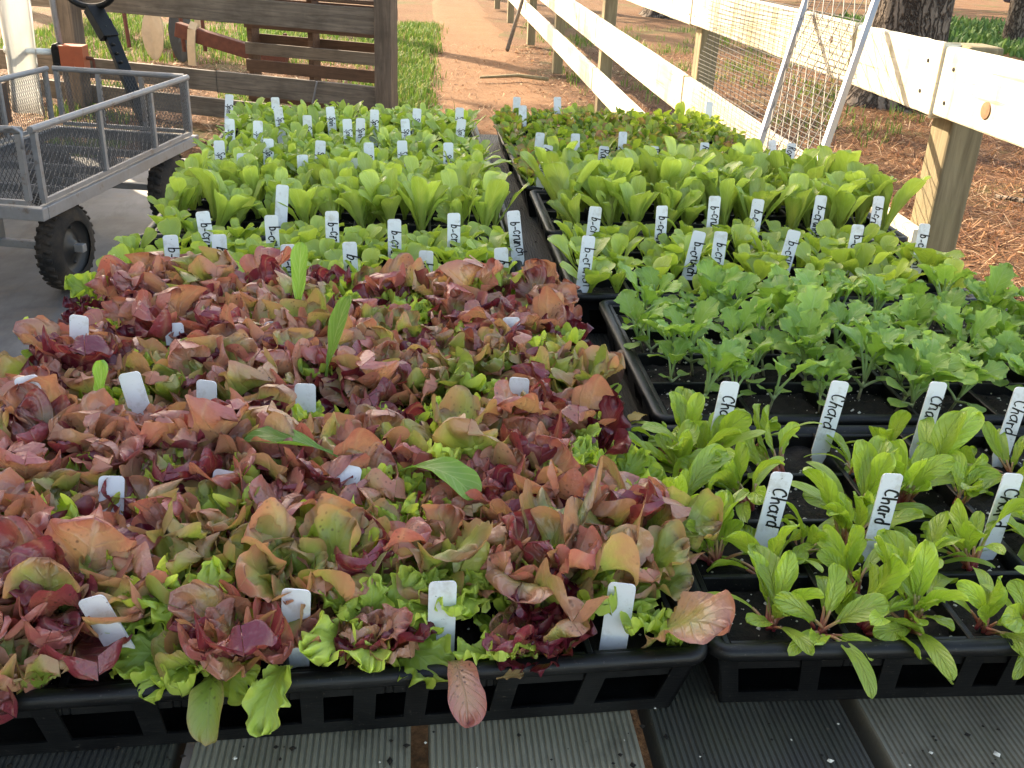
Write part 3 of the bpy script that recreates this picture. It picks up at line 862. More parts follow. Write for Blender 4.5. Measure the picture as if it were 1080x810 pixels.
for bi, b in enumerate(sorted(cr)):
    rw = 'front row' if bi == 0 else ('back row' if bi == len(cr) - 1 else ORD[bi + 1] + ' row')
    for i, (x, y) in enumerate(sorted(cr[b])):
        plant('chard', x, y, ZS, f'red stemmed chard seedling, {ORD[i + 1]} from left, {rw} of the chard tray', 'chard', 'chard seedlings', rnd.uniform(.78, 1.08), 18)

# odd leaves growing out of the lettuce, and the brown one at the tray corner
def single(name, mat, x, y, z, label, cat, az, **kw):
    g = np.random.default_rng(int(abs(x * 1e4) + y * 1e3)); L = Leaves()
    leaf(L, g, az, (0, 0, 0), **kw)
    if mat == 'bronze': L.c[0][:, 2] = .492
    o = bpy.data.objects.new(name, L.mesh(name, M[mat])); o.location = (x, y, z); link(o)
    return tag(o, label, cat)
AR = dict(width=.015, p1=.75, p2=3.2, stem=.38, sw=.1, curl=.45, ruf=.0012, rk=4, nu=24, nv=11)
single('long_green_leaf', 'arugula', -.125, 1.0, .925, 'narrow upright green leaf above red lettuce near the back of the lettuce', 'green leaf', 1.2, length=.115, e0=86, bend=12, **AR)
single('long_green_leaf', 'arugula', -.085, .845, .925, 'pale upright paddle shaped leaf standing among red lettuce', 'green leaf', .6, length=.115, e0=84, bend=25, **{**AR, 'width': .019})
single('long_green_leaf', 'arugula', -.035, .668, .958, 'long flat green leaf lying across red lettuce beside a white marker', 'green leaf', 2.95, length=.105, e0=34, bend=55, **{**AR, 'width': .021, 'curl': .7})
single('long_green_leaf', 'arugula', -.012, .672, .958, 'broad bluish green leaf drooping over the middle of the red lettuce', 'green leaf', -.75, length=.085, e0=38, bend=80, **{**AR, 'width': .023, 'curl': .8, 'stem': .2})
single('long_green_leaf', 'arugula', -.26, .75, .945, 'small upright green leaf between two white markers in the lettuce', 'green leaf', 1.0, length=.07, e0=84, bend=10, **{**AR, 'width': .012})
single('curled_brown_leaf', 'brownleaf', .200, .955, .925, 'glossy dark brown drooping leaf beside the kale tray', 'dead leaf', -1.75, length=.085, width=.029, e0=62, bend=135, bp=1.0, curl=.8, ruf=.0015, rk=3, stem=.06, sw=.3, nu=24, nv=15, p1=.35, p2=5)
single('fallen_yellow_leaf', 'yellowleaf', .226, .838, .924, 'small yellow leaf on the rim of the kale tray', 'fallen leaf', -2.3, length=.034, width=.009, e0=28, bend=45, curl=.3, ruf=.0008, nu=14, nv=9)
single('dry_leaf_scrap', 'dryleaf', .052, .476, .9225, 'small dry brown leaf scrap on the front rim of the lettuce tray', 'fallen leaf', .2, length=.018, width=.006, e0=8, bend=20, curl=.5, ruf=.001, nu=12, nv=9)
g_ = np.random.default_rng(5)
single('lettuce_leaf', 'bronze', .160, .512, .918, 'large pinkish tan rounded lettuce leaf at the front right corner of the lettuce tray', 'lettuce leaf', -.75, length=.068, width=.032, e0=66, bend=70, bp=1.3, curl=.45, ruf=.0035, rk=5, stem=.06, sw=.35, nu=32, nv=21, p1=.5, p2=4, bl=.02, twist=14)
single('lettuce_leaf', 'lime', -.078, .488, .926, 'lime green frilled lettuce leaf drooping over the front rim of the tray', 'lettuce leaf', -1.75, length=.058, width=.019, e0=35, bend=90, bp=1.1, curl=.7, ruf=.0055, rk=5, stem=.1, sw=.3, lob=.3, lk=5, nu=34, nv=19, p1=.6, p2=4)
single('lettuce_leaf', 'olive', -.122, .488, .924, 'pale mottled lettuce leaf hanging tip down over the front rim', 'lettuce leaf', -1.5, length=.056, width=.0165, e0=30, bend=95, bp=1.0, curl=.9, ruf=.0022, rk=3, stem=.1, sw=.3, nu=26, nv=15, twist=18)
single('lettuce_leaf', 'bronze', .026, .494, .922, 'round olive lettuce leaf drooping below a front marker', 'lettuce leaf', -1.4, length=.052, width=.0185, e0=30, bend=95, bp=1.0, curl=.9, ruf=.0025, rk=3, stem=.1, sw=.3, nu=26, nv=15, twist=-14)
single('lettuce_leaf', 'lime', -.245, .470, .922, 'pointed lime lettuce leaf drooping over the front rim at far left', 'lettuce leaf', -2.0, length=.066, width=.017, e0=25, bend=80, bp=1.0, curl=.7, ruf=.003, rk=4, stem=.1, sw=.3, nu=28, nv=15, lob=.2, lk=4)

# ------------------------------------------------------------------ plant markers
GL = {
 'C': (.8, [[(.72, 1.35), (.5, 1.72), (.2, 1.55), (.04, .95), (.1, .3), (.38, 0), (.72, .2)]]),
 'c': (.72, [[(.62, .8), (.38, 1), (.1, .78), (.03, .42), (.15, .1), (.4, 0), (.66, .16)]]),
 'h': (.75, [[(.08, 1.8), (.04, 0)], [(.05, .55), (.28, .95), (.52, .88), (.6, .5), (.62, 0)]]),
 'a': (.82, [[(.6, .85), (.36, 1), (.1, .76), (.03, .4), (.16, .05), (.4, .05), (.6, .4)], [(.62, 1), (.6, .3), (.7, 0)]]),
 'r': (.62, [[(.08, 1), (.06, 0)], [(.06, .55), (.25, .92), (.55, .95)]]),
 'd': (.8, [[(.6, .8), (.36, 1), (.1, .76), (.03, .4), (.16, .05), (.4, .05), (.6, .35)], [(.66, 1.8), (.62, 0)]]),
 'b': (.75, [[(.1, 1.8), (.04, 0)], [(.05, .65), (.3, .98), (.58, .72), (.56, .25), (.3, 0), (.05, .15)]]),
 'u': (.78, [[(.06, 1), (.05, .35), (.2, .02), (.45, .1), (.6, .5)], [(.64, 1), (.64, 0)]]),
 'n': (.75, [[(.06, 1), (.04, 0)], [(.05, .55), (.3, .96), (.54, .85), (.62, 0)]]),
 'm': (1.05, [[(.06, 1), (.04, 0)], [(.05, .55), (.25, .96), (.42, .8), (.45, 0)], [(.45, .55), (.66, .96), (.85, .8), (.9, 0)]]),
 '-': (.7, [[(.12, .52), (.55, .56)]]),
 'S': (.75, [[(.62, 1.45), (.4, 1.72), (.1, 1.5), (.14, 1.12), (.52, .8), (.6, .35), (.36, 0), (.04, .22)]]),
 'p': (.72, [[(.08, 1), (.02, -.75)], [(.06, .65), (.3, .98), (.56, .72), (.54, .25), (.3, 0), (.06, .15)]]),
 'i': (.35, [[(.12, 1), (.12, 0)], [(.12, 1.38), (.14, 1.5)]]),
 'R': (.85, [[(.06, 0), (.08, 1.75)], [(.08, 1.72), (.5, 1.68), (.6, 1.3), (.42, .98), (.08, .9)], [(.3, .92), (.72, 0)]]),
 'o': (.74, [[(.32, 1), (.08, .74), (.05, .35), (.25, 0), (.52, .2), (.58, .65), (.34, 1)]]),
 'e': (.7, [[(.06, .5), (.55, .6), (.45, .95), (.18, .9), (.04, .5), (.15, .06), (.42, 0), (.62, .2)]]),
}
def lettering(word, xh, start, seed):
    """handwritten strokes running down the marker, letter tops towards +x"""
    g = random.Random(seed); mb = MB(); cur = start; slant = g.uniform(-.05, .30); drift = g.uniform(-.12, .12); hw = xh * .112 * g.uniform(.85, 1.15); k = 0
    for ch in word:
        wd, st = GL[ch]
        sx = xh * .98 * g.uniform(.82, 1.14); off = g.uniform(-.16, .16) * xh; ls = g.uniform(.84, 1.14); sh = slant + g.uniform(-.08, .08)
        for pl in st:
            P = [(-xh * .55 + off + drift * (cur - start) + (y * ls + g.uniform(-.07, .07)) * xh, -cur - (x + sh * y + g.uniform(-.06, .06)) * sx) for x, y in pl]
            Q = []
            if len(P) > 3:                          # smooth the stroke
                for i in range(len(P) - 1):
                    p0, p1, p2, p3 = P[max(i - 1, 0)], P[i], P[i + 1], P[min(i + 2, len(P) - 1)]
                    for t in (0, .34, .67):
                        Q.append(tuple(.5 * (2 * p1[a] + (p2[a] - p0[a]) * t + (2 * p0[a] - 5 * p1[a] + 4 * p2[a] - p3[a]) * t * t + (3 * p1[a] - p0[a] - 3 * p2[a] + p3[a]) * t ** 3) for a in (0, 1)))
                Q.append(P[-1])
            else: Q = P
            for i in range(len(Q) - 1):
                a, b = Vector((*Q[i], 0)), Vector((*Q[i + 1], 0)); d = b - a
                if d.length < 1e-6: continue
                d.normalize(); s = Vector((-d.y, d.x, 0)) * hw; e = d * hw * .5
                yy = -.0009 - .00001 * (k % 17); k += 1
                vs = [a - e - s, b + e - s, b + e * 1.6, b + e + s, a - e + s, a - e * 1.6]
                th_ = 1 - .35 * (i / max(1, len(Q) - 1)) ** 2
                vs = [a - e - s * th_, b + e - s * th_, b + e * 1.6, b + e + s * th_, a - e + s * th_, a - e * 1.6]
                mb.add([(p.x, yy, p.y) for p in vs], [(0, 1, 2, 3, 4, 5)])
        cur += (wd + .12) * sx
    return mb
MW = .0182
def marker_mesh(short=False):
    w = MW / 2; pts = []
    for cx, cz, a0 in ((w - .0035, -.0035, 0), (-w + .0035, -.0035, 90)):
        for k in range(5):
            a = R(a0 + k * 22.5); pts.append((cx + .0035 * math.cos(a), cz + .0035 * math.sin(a)))
    pts += [(-w, -.062), (-.001, -.064), (.001, -.064), (w, -.062)] if short else [(-w, -.070), (-.001, -.092), (.001, -.092), (w, -.070)]
    n = len(pts); mb = MB()
    vs = [(x, -.0006, z) for x, z in pts] + [(x, .0006, z) for x, z in pts]
    mb.add(vs, [tuple(range(n - 1, -1, -1)), tuple(range(n, 2 * n))] + [(i, (i + 1) % n, n + (i + 1) % n, n + i) for i in range(n)])
    me = bpy.data.meshes.new('plant_marker'); me.from_pydata(mb.v, [], mb.f); me.materials.append(M['marker']); me.update()
    return me
MM = marker_mesh(); MS = marker_mesh(True)
WORDS = {}
def word_mesh(word, xh, start, var):
    key = (word, xh, start, var)
    if key not in WORDS:
        mb = lettering(word, xh, start, len(word) * 31 + var)
        me = bpy.data.meshes.new('lettering'); me.from_pydata(mb.v, [], mb.f); me.materials.append(M['ink']); me.update()
        WORDS[key] = me
    return WORDS[key]
def marker(x, y, z, word, label, lean=0, back=8, yaw=None, xh=.0078, start=.013, short=False):
    o = bpy.data.objects.new('plant_marker', MS if short else MM); link(o)
    o.location = (x, y, z)
    Rm = Matrix.Rotation(R(rnd.uniform(-14, 14) if yaw is None else yaw), 4, 'Z') @ Matrix.Rotation(R(lean), 4, 'Y') @ Matrix.Rotation(R(-back), 4, 'X')
    o.rotation_euler = Rm.to_euler()
    tag(o, label, 'plant marker', 'white plastic plant markers')
    if word:
        c = bpy.data.objects.new('lettering', word_mesh(word, xh, start, rnd.randrange(9))); link(c, o)
    return o
def mrow(lst, word, desc, where, **kw):
    lst = sorted(lst)
    for i, q in enumerate(lst):
        x, y, z = q[:3]; lean = q[3] if len(q) > 3 else rnd.gauss(0, 3)
        pos = 'leftmost' if i == 0 else ('rightmost' if i == len(lst) - 1 else ORD[i + 1] + ' from left')
        k = dict(kw)
        if len(q) > 4: k['back'] = q[4]
        marker(x, y, z, word, f'{desc}, {pos} of {where}', lean, **k)
mrow([(-.196, .506, .968, -22, 2), (-.073, .512, .967, 3, 2), (.019, .519, .966, 1, 2), (.137, .519, .962, 2, 2)], '', 'blank white marker', 'those at the front rim of the lettuce tray', short=True)
mrow([(-.22, .645, .972, 2, 25), (-.14, .654, .971, 4, 25), (-.047, .650, .977, 8, 30)], '', 'blank marker half buried in red lettuce', 'the second lettuce marker row')
mrow([(-.316, .76, .999, -8), (-.237, .77, .998, -12), (-.18, .796, .979), (-.095, .792, .978), (.095, .800, .981)], '', 'blank marker among red lettuce', 'the third lettuce marker row')
mrow([(-.319, .910, .994, 4), (-.237, .930, .979), (-.14, .930, .982), (.101, .955, .979)], '', 'blank marker tip showing above lettuce', 'the fourth lettuce marker row')
bc = dict(xh=.0078, start=.016)
mrow([(-.303, 1.218, .982, -2), (-.245, 1.225, .982, 1), (-.158, 1.207, .976), (-.082, 1.215, .978, -2), (.015, 1.197, .974), (.111, 1.215, .974)], 'b-crunch', 'b-crunch marker behind the red lettuce', 'the front row', **bc)
mrow([(-.283, 1.319, .985), (-.191, 1.307, .985), (-.112, 1.323, .988, 0), (-.027, 1.300, .985, 0), (.054, 1.326, .988, 1), (.137, 1.337, .990, -8)], 'b-crunch', 'b-crunch marker before the tall left lettuce', 'its row', **bc)
mrow([(-.193, 1.454, .99)], '', 'white marker nearly hidden inside the tall left lettuce', 'its row')
sp = dict(xh=.0068, start=.020)
mrow([(-.283, 1.66, .990), (-.187, 1.671, .988), (-.099, 1.656, .988)], '', 'blank marker tip behind the tall left lettuce', 'three')
mrow([(-.34, 1.767, .988), (-.259, 1.795, .988), (-.167, 1.791, .988), (-.082, 1.786, .988), (-.023, 1.811, .988), (.061, 1.805, .988)], 'Spin', 'Spin marker in the nearer spinach tray', 'its front row', **sp)
mrow([(-.356, 1.973, .988), (-.301, 1.962, .988), (-.215, 2.037, .988), (-.134, 2.009, .988), (-.108, 2.022, .988), (-.02, 2.028, .988), (.096, 2.047, .988)], 'Spin', 'Spin marker in the nearer spinach tray', 'its back row', **sp)
mrow([(-.404, 2.259, .988), (-.304, 2.241, .988), (-.283, 2.120, .988), (-.178, 2.144, .988), (-.084, 2.125, .988), (.005, 2.154, .988), (.097, 2.182, .988)], 'Spin', 'Spin marker in the spinach tray by the gate', 'its row', **sp)
mrow([(.284, .780, .987, 7), (.388, .782, .987, 9), (.482, .781, .987, 8), (.561, .774, .985, 8)], 'Chard', 'Chard marker', 'the back row in the chard tray', yaw=6, back=6)
mrow([(.281, .629, .981, 8), (.368, .626, .981, 6), (.466, .625, .981, 8)], 'Chard', 'Chard marker', 'the front row in the chard tray', yaw=5, back=6)
mrow([(.227, 1.228, .988, 6), (.388, 1.273, .984, 9), (.416, 1.267, .986, 2), (.527, 1.287, .984, 8), (.628, 1.309, .988, 4), (.733, 1.321, .988, 4)], 'b-crunch', 'b-crunch marker behind the kale', 'the front row', **bc)
mrow([(.261, 1.377, .988), (.362, 1.390, .988, 1), (.455, 1.439, .992, 0), (.525, 1.442, .988, 2), (.634, 1.466, .99, 2), (.73, 1.470, .99, 1)], 'b-crunch', 'b-crunch marker before the tall right lettuce', 'its row', **bc)
mrow([(.240, 1.771, .995, 8), (.348, 1.801, .990, 3), (.445, 1.814, .990, 3), (.555, 1.863, .990), (.742, 1.901, .986)], 'Romaine', 'Romaine marker behind the tall right lettuce', 'its row', xh=.0085, start=.006)
mrow([(.253, 1.999, .974), (.325, 2.000, .974), (.43, 2.035, .974), (.735, 1.992, .974)], '', 'faint marker tip in the nearer baby salad tray', 'its row')
mrow([(.247, 2.445, .974), (.349, 2.465, .974), (.249, 2.324, .974), (.735, 2.470, .974)], '', 'faint marker tip in the farther baby salad tray', 'its row')

sb = MB(); gg = random.Random(77)
for _ in range(420):
    if gg.random() < .6: x, y, z = gg.uniform(-.38, .62), gg.uniform(.36, .50), ZD
    else: x, y, z = gg.uniform(.155, .235), gg.uniform(.5, 2.2), ZD
    q = gg.choice([.0006, .0008, .001, .0014, .0022]) * gg.uniform(.8, 1.3)
    vs = [(x + dx * q * gg.uniform(.7, 1.4), y + dy * q * gg.uniform(.7, 1.4), z + q * .4 + dz * q * .6) for dx, dy, dz in ((1, 0, 0), (-1, 0, 0), (0, 1, 0), (0, -1, 0), (0, 0, 1), (0, 0, -1))]
    sb.add(vs, [(0, 2, 4), (2, 1, 4), (1, 3, 4), (3, 0, 4), (2, 0, 5), (1, 2, 5), (3, 1, 5), (0, 3, 5)], 1 if gg.random() < .3 else 0)
tag(sb.build('spilled_soil', [M['soil'], M['perlite']]), kind='stuff')
# ------------------------------------------------------------------ garden cart
def expanded(mb, o, U, V, w, h, pu, pv, t, dz=.0008):
    """diamond mesh as real strands, clipped to the w x h rectangle"""
    o, U, V = Vector(o), Vector(U).normalized(), Vector(V).normalized()
    nrm = U.cross(V)
    sl = pv / pu
    for sgn in (1, -1):
        k = -int(h / pv) - 2
        while k * pu < w + h / sl + pu:
            # line v = sgn*sl*(u - u0)
            u0 = k * pu
            if sgn > 0:
                ua, ub = max(0, u0), min(w, u0 + h / sl)
                va, vb = sl * (ua - u0), sl * (ub - u0)
            else:
                ua, ub = max(0, u0), min(w, u0 + h / sl)
                va, vb = h - sl * (ua - u0), h - sl * (ub - u0)
            if ub - ua > 1e-3:
                mb.bar(o + U * ua + V * va + nrm * dz * sgn, o + U * ub + V * vb + nrm * dz * sgn, t, t * .7, up=nrm)
            k += 1
cart = empty('garden_cart', (-1.31, 3.52, 0), R(-11))
tag(cart, 'grey steel mesh garden cart on black tyres left of the seedling bench', 'garden cart')
CL, CW, CZ0, CZ1 = 1.36, .68, .355, .645         # local: x to the left (-), y away
fb = MB()
for y in (0, CL): fb.box((-CW / 2, y, CZ0), (CW + .036, .036, .045))
for x in (0, -CW): fb.box((x, CL / 2, CZ0), (.036, CL - .038, .045))
for y in (.34, .68, 1.02): fb.box((-CW / 2, y, CZ0 - .006), (CW - .04, .03, .03))
fb.box((-CW / 2, .22, .25), (.06, .06, .17)); fb.box((-CW / 2, CL - .2, .25), (.06, .06, .17))
fb.bar((-CW - .02, .22, .165), (.02, .22, .165), .03); fb.bar((-CW - .02, CL - .2, .165), (.02, CL - .2, .165), .03)
fb.build('frame', M['galv'], cart, bevel=.003)
pb = MB(); expanded(pb, (-CW + .02, .02, CZ0 + .020), (0, 1, 0), (1, 0, 0), CL - .04, CW - .04, .044, .020, .0030)
pb.build('mesh_floor', M['wire'], cart)
def side_panel(a, b, posts):
    a, b = Vector(a), Vector(b); u = (b - a).normalized(); ln = (b - a).length
    mb = MB(); up = Vector((0, 0, 1)); z0, z1 = CZ0 + .030, CZ1
    mb.tube([a + up * z1, b + up * z1], .0125, 10)
    mb.bar(a + up * (z0 + .008) + u * .014, b + up * (z0 + .008) - u * .014, .016)
    for p in posts: mb.bar(a + u * p * ln + up * (z0 + .017), a + u * p * ln + up * (z1 - .012), .019, up=u)
    ob = mb.build('side_panel', M['galv'], cart, smooth=False)
    wb = MB(); expanded(wb, a + u * .02 + up * (z0 + .018), u, up, ln - .04, z1 - z0 - .032, .016, .030, .0016, .0005)
    wb.build('mesh', M['wire'], ob)
    return ob
side_panel((0, .012, 0), (0, CL - .012, 0), [.015, .36, .70, .985])
side_panel((-CW, .012, 0), (-CW, CL - .012, 0), [.015, .36, .70, .985])
side_panel((-.022, -.004, 0), (-CW + .022, -.004, 0), [.02, .98])
side_panel((-.022, CL + .004, 0), (-CW + .022, CL + .004, 0), [.02, .33, .66, .98])
cb = MB()                                         # bolted corner clip on the near corner
cb.tube([(-.07, -.018, CZ1 + .003), (-.04, -.022, CZ1 + .012), (-.012, -.022, CZ1 - .002), (-.015, -.022, CZ1 - .06)], .006, 6)
cb.build('corner_clip', M['galvlight'], cart, smooth=True)
def wheel(x, y, out):
    c = (x, y, .167); ax = (out, 0, 0)
    tb = MB(); prof = []
    for k in range(15):
        a = R(-105 + k * 15)
        prof.append((.112 + .053 * math.cos(a) * (1 if abs(a) < 1.2 else .92), .047 * math.sin(a)))
    tb.lathe(prof, c, ax, 44)
    for k in range(30):                            # tread blocks
        for sgn in (-1, 1):
            a = TAU * (k + .25 * sgn) / 30
            d = Vector((0, math.cos(a), math.sin(a)))
            t = Vector((0, -math.sin(a), math.cos(a)))
            p = Vector(c) + d * .1635 + Vector((out * .016 * sgn, 0, 0))
            tb.bar(p - Vector((.012 * sgn, 0, 0)) - t * .003, p + Vector((.014 * sgn, 0, 0)) + t * .004 - d * .004, .016, .008, up=d)
    ty = tb.build('tyre', M['tyre'], cart, smooth=True)
    rb = MB(); rb.lathe([(.113, .034), (.106, .036), (.100, .018), (.060, .010), (.046, .022), (.030, .026), (.022, .040), (.0, .042)], c, ax, 32)
    rb.lathe([(.113, -.034), (.100, -.018), (.03, -.012), (0, -.012)], c, ax, 32)
    for k in range(5):
        a = TAU * k / 5
        rb.lathe([(.006, .012), (.006, .019), (0, .020)], Vector(c) + Vector((0, math.cos(a) * .072, math.sin(a) * .072)), ax, 8)
    rb.build('wheel_rim', M['rim'], cart, smooth=True)
wheel(-.055, .22, 1); wheel(-.055, CL - .2, 1); wheel(-CW + .055, .22, -1); wheel(-CW + .055, CL - .2, -1)
hb = MB()
hx = -.26
hb.bar((hx, CL + .03, .22), (hx - .05, CL + .16, .40), .05, .03)
hb.bar((hx - .05, CL + .16, .40), (hx - .29, CL + .34, .84), .062, .030)
hb.bar((hx - .25, CL + .30, .76), (hx - .345, CL + .352, .89), .085, .05)
for k in range(5): hb.lathe([(.008, 0), (.008, .022), (0, .024)], (hx - .18 - .022 * k, CL + .255 + .016 * k, .655 + .038 * k), (0, -1, .3), 8)
hd = hb.build('tow_handle', M['blacksteel'], cart, bevel=.004)
gb = MB(); gpts = []
for k in range(13):
    a = R(180 * k / 12 + 180); gpts.append((hx - .36 + .13 * math.cos(a), CL + .36, .98 + .085 * math.sin(a)))
gpts = [(hx - .49, CL + .37, 1.08)] + gpts + [(hx - .23, CL + .37, 1.08)]
gb.tube(gpts, .015, 10); gb.build('grip', M['blacksteel'], hd, smooth=True)

# ------------------------------------------------------------------ dark wooden gate (left, behind)
GA = Vector((-.19, 6.80, 0)); GD = Vector((-2.68, 1.17, 0)).normalized()
gang = math.atan2(-GD.y, -GD.x)
gate = empty('wooden_gate', GA, gang)             # local x runs right, -x is away to the left
tag(gate, 'dark weathered wooden gate fence of wide planks between post and greenhouse', 'gate')
def plank(x0, x1, z0, z1, y=0, th=.035, mat='darkwood', tiltz=0):
    mb = MB(); n = 8; rr = random.Random(int(z0 * 1000) + int(x0 * 10))
    top = [rr.uniform(-.002, .002) for _ in range(n + 1)]; bot = [rr.uniform(-.002, .002) for _ in range(n + 1)]
    vs = []
    for i in range(n + 1):
        x = x0 + (x1 - x0) * i / n
        for yy, zz in ((-th / 2, z0 + bot[i]), (th / 2, z0 + bot[i]), (th / 2, z1 + top[i]), (-th / 2, z1 + top[i])):
            vs.append((x, y + yy, zz + tiltz * (x - x1)))
    fs = [(0, 1, 2, 3), tuple(n * 4 + k for k in (3, 2, 1, 0))]
    for i in range(n):
        for k in range(4): fs.append((i * 4 + k, i * 4 + (k + 1) % 4, i * 4 + 4 + (k + 1) % 4, i * 4 + 4 + k))
    mb.add(vs, fs); return mb.build('plank', M[mat], gate, bevel=.004)
plank(-3.2, -.062, .665, .825); plank(-3.2, -1.30, .195, .335); plank(-1.295, -.062, .190, .335); plank(-3.2, -.062, .015, .145, .002)
plank(-3.2, -.062, .905, 1.04, 0); plank(-2.0, -.062, .845, .868, .03, .05, 'redwood')
mb = MB(); mb.box((0, 0, .68), (.122, .11, 1.36)); mb.build('post', M['darkwood_v'], gate, bevel=.008)
mb = MB(); mb.box((-2.42, -.10, .62), (.14, .11, 1.24)); mb.build('post', M['darkwood_v'], gate, bevel=.008)
sb = MB(); sb.bar((-.50, -.03, .335), (-.545, -.022, .185), .014, .006); sb.build('metal_strap', M['galvlight'], gate)

# pallet standing on edge behind the gate
pal = empty('wooden_pallet', GA + GD * .74 + Vector((.16, .40, 0)), gang)
tag(pal, 'old reddish wooden pallet standing on edge behind the dark gate', 'pallet')
for zz, yy, m_ in ((.07, 0, 'redwood'), (.28, 0, 'redwood'), (.40, 0, 'darkwood'), (.585, 0, 'redwood'), (.80, 0, 'redwood'), (.45, .13, 'redwood'), (.70, .13, 'redwood'), (.12, .13, 'redwood')):
    mb = MB(); mb.box((0, yy, zz + .05), (1.16, .018, .085)); mb.build('slat', M[m_], pal, bevel=.003)
for xx in (-.55, -.05, .5):
    mb = MB(); mb.box((xx, .065, .46), (.04, .108, .92)); mb.build('stringer', M['redwood'], pal, bevel=.003)

# ------------------------------------------------------------------ rusty implement lying behind the gate
imp = empty('farm_implement', (-2.0, 10.0, 0), R(-14))
tag(imp, 'rusty farm implement with beam and two discs lying in the grass behind the gate', 'farm implement')
mb = MB(); mb.bar((-.22, -.05, .33), (.86, -.1, .10), .10, .13); mb.bar((.84, -.1, .05), (.86, -.1, .36), .05, .03)
mb.build('beam', M['rust'], imp, bevel=.008)
mb = MB()
pts = [(-.06, -.13, .02), (-.055, -.13, .20), (-.04, -.12, .34), (-.02, -.09, .40), (.03, -.08, .40)]
for a, b in zip(pts[:-1], pts[1:]): mb.bar(a, b, .075, .022, up=(0, 1, 0))
mb.build('bracket', M['palerust'], imp)
def blade(x, y, mat, w, h, lean):
    mb = MB(); n = 20; ring = []
    for k in range(n):
        a = TAU * k / n
        ring.append((w * math.cos(a) * (1 - .35 * max(0, math.sin(a)) ** 2), .03 * math.sin(a) ** 2 + lean * h * (1 + math.sin(a)), h * (1 + math.sin(a)) * .98 - .02))
    vs = [(x + p[0], y + p[1], p[2]) for p in ring] + [(x + p[0], y + p[1] + .014, p[2]) for p in ring]
    mb.add(vs, [tuple(range(n)), tuple(range(2 * n - 1, n - 1, -1))] + [(i, n + i, n + (i + 1) % n, (i + 1) % n) for i in range(n)])
    return mb.build('disc_blade', M[mat], imp, bevel=.003)
blade(-.66, .28, 'palerust', .115, .27, .1); blade(-.36, .25, 'darkdisc', .12, .31, .1)
for (a, b) in (((-.86, .2, .1), (-.95, .3, .78)), ((-.52, .45, .0), (-.5, .45, .6)), ((-.28, .18, .1), (-.30, .18, .75)), ((-.12, .3, .1), (-.14, .3, .75))):
    mb = MB(); mb.tube([a, b], .02, 8); mb.build('tine', M['rust'], imp)

# ------------------------------------------------------------------ greenhouse whose corner shows at the left edge
gh = empty('greenhouse', (-2.74, 7.0, 0))
tag(gh, 'greenhouse, heightened for shade, clad in white plastic film at the left edge of the picture', 'greenhouse')
GX, GY, GH = -7.0, -12.0, 4.5  # wall height raised so the unseen upper part shades the bench
fb = MB()
def sheet(P, nx, ny, amp, seed):
    a, b, c, d = [Vector(p) for p in P]
    nrm = (b - a).cross(d - a).normalized(); vs, fs = [], []
    for j in range(ny + 1):
        for i in range(nx + 1):
            u, v = i / nx, j / ny
            p = a.lerp(b, u).lerp(d.lerp(c, u), v)
            vs.append(p + nrm * amp * noise.noise(Vector((u * nx * .6, v * ny * .5, seed))))
    for j in range(ny):
        for i in range(nx):
            q = j * (nx + 1) + i; fs.append((q, q + 1, q + nx + 2, q + nx + 1))
    return vs, fs
for P, nx, ny in ((((0, GY, .25), (0, 0, .25), (0, 0, GH), (0, GY, GH)), 30, 12), (((0, 0, .25), (GX, 0, .25), (GX, 0, GH), (0, 0, GH)), 16, 12),
                  (((GX, 0, .25), (GX, GY, .25), (GX, GY, GH), (GX, 0, GH)), 30, 12)):
    fb.add(*sheet(P, nx, ny, .02, len(fb.v)))
w_ = fb.build('film_wall', M['film'], gh, smooth=True)
rb = MB(); ar = []
for k in range(13):
    a = math.pi * k / 12; ar.append((GX / 2 + -GX / 2 * math.cos(a), GH + .02 + 1.5 * math.sin(a)))
vs = [(x, y, z) for y in (.03, GY) for x, z in ar]
rb.add(vs, [(k, k + 1, 13 + k + 1, 13 + k) for k in range(12)] + [tuple(range(12, -1, -1))])
rb.build('film_roof', M['film'], gh)
for y in (-.03, -2.4, -4.8, -7.2, -9.6, GY):
    mb = MB(); mb.bar((-.04, y, 0), (-.04, y, GH), .06, .06); mb.build('frame_post', M['galv'], gh)
mb = MB(); mb.box((.022, GY / 2 + .02, .13), (.038, -GY, .26)); mb.box((GX / 2, .022, .13), (-GX, .036, .26)); mb.build('base_board', M['redwood'], gh, bevel=.006)
fl = MB(); nn = 18; vs, fs = [], []
for j in range(nn + 1):
    v = j / nn; z = 2.2 - 2.12 * v
    for i in range(9):
        u = i / 8
        x = .025 + u * (.19 + .05 * v) + .012 * math.sin(v * 9 + 3 * u); y = .06 + .05 * math.sin(u * 7 + v * 3) * (.4 + v)
        vs.append((x, y, z - .06 * u))
for j in range(nn):
    for i in range(8): q = j * 9 + i; fs.append((q, q + 1, q + 10, q + 9))
fl.add(vs, fs); o = fl.build('film_flap', M['film'], gh, smooth=True)
md = o.modifiers.new('thickness', 'SOLIDIFY'); md.thickness = .002
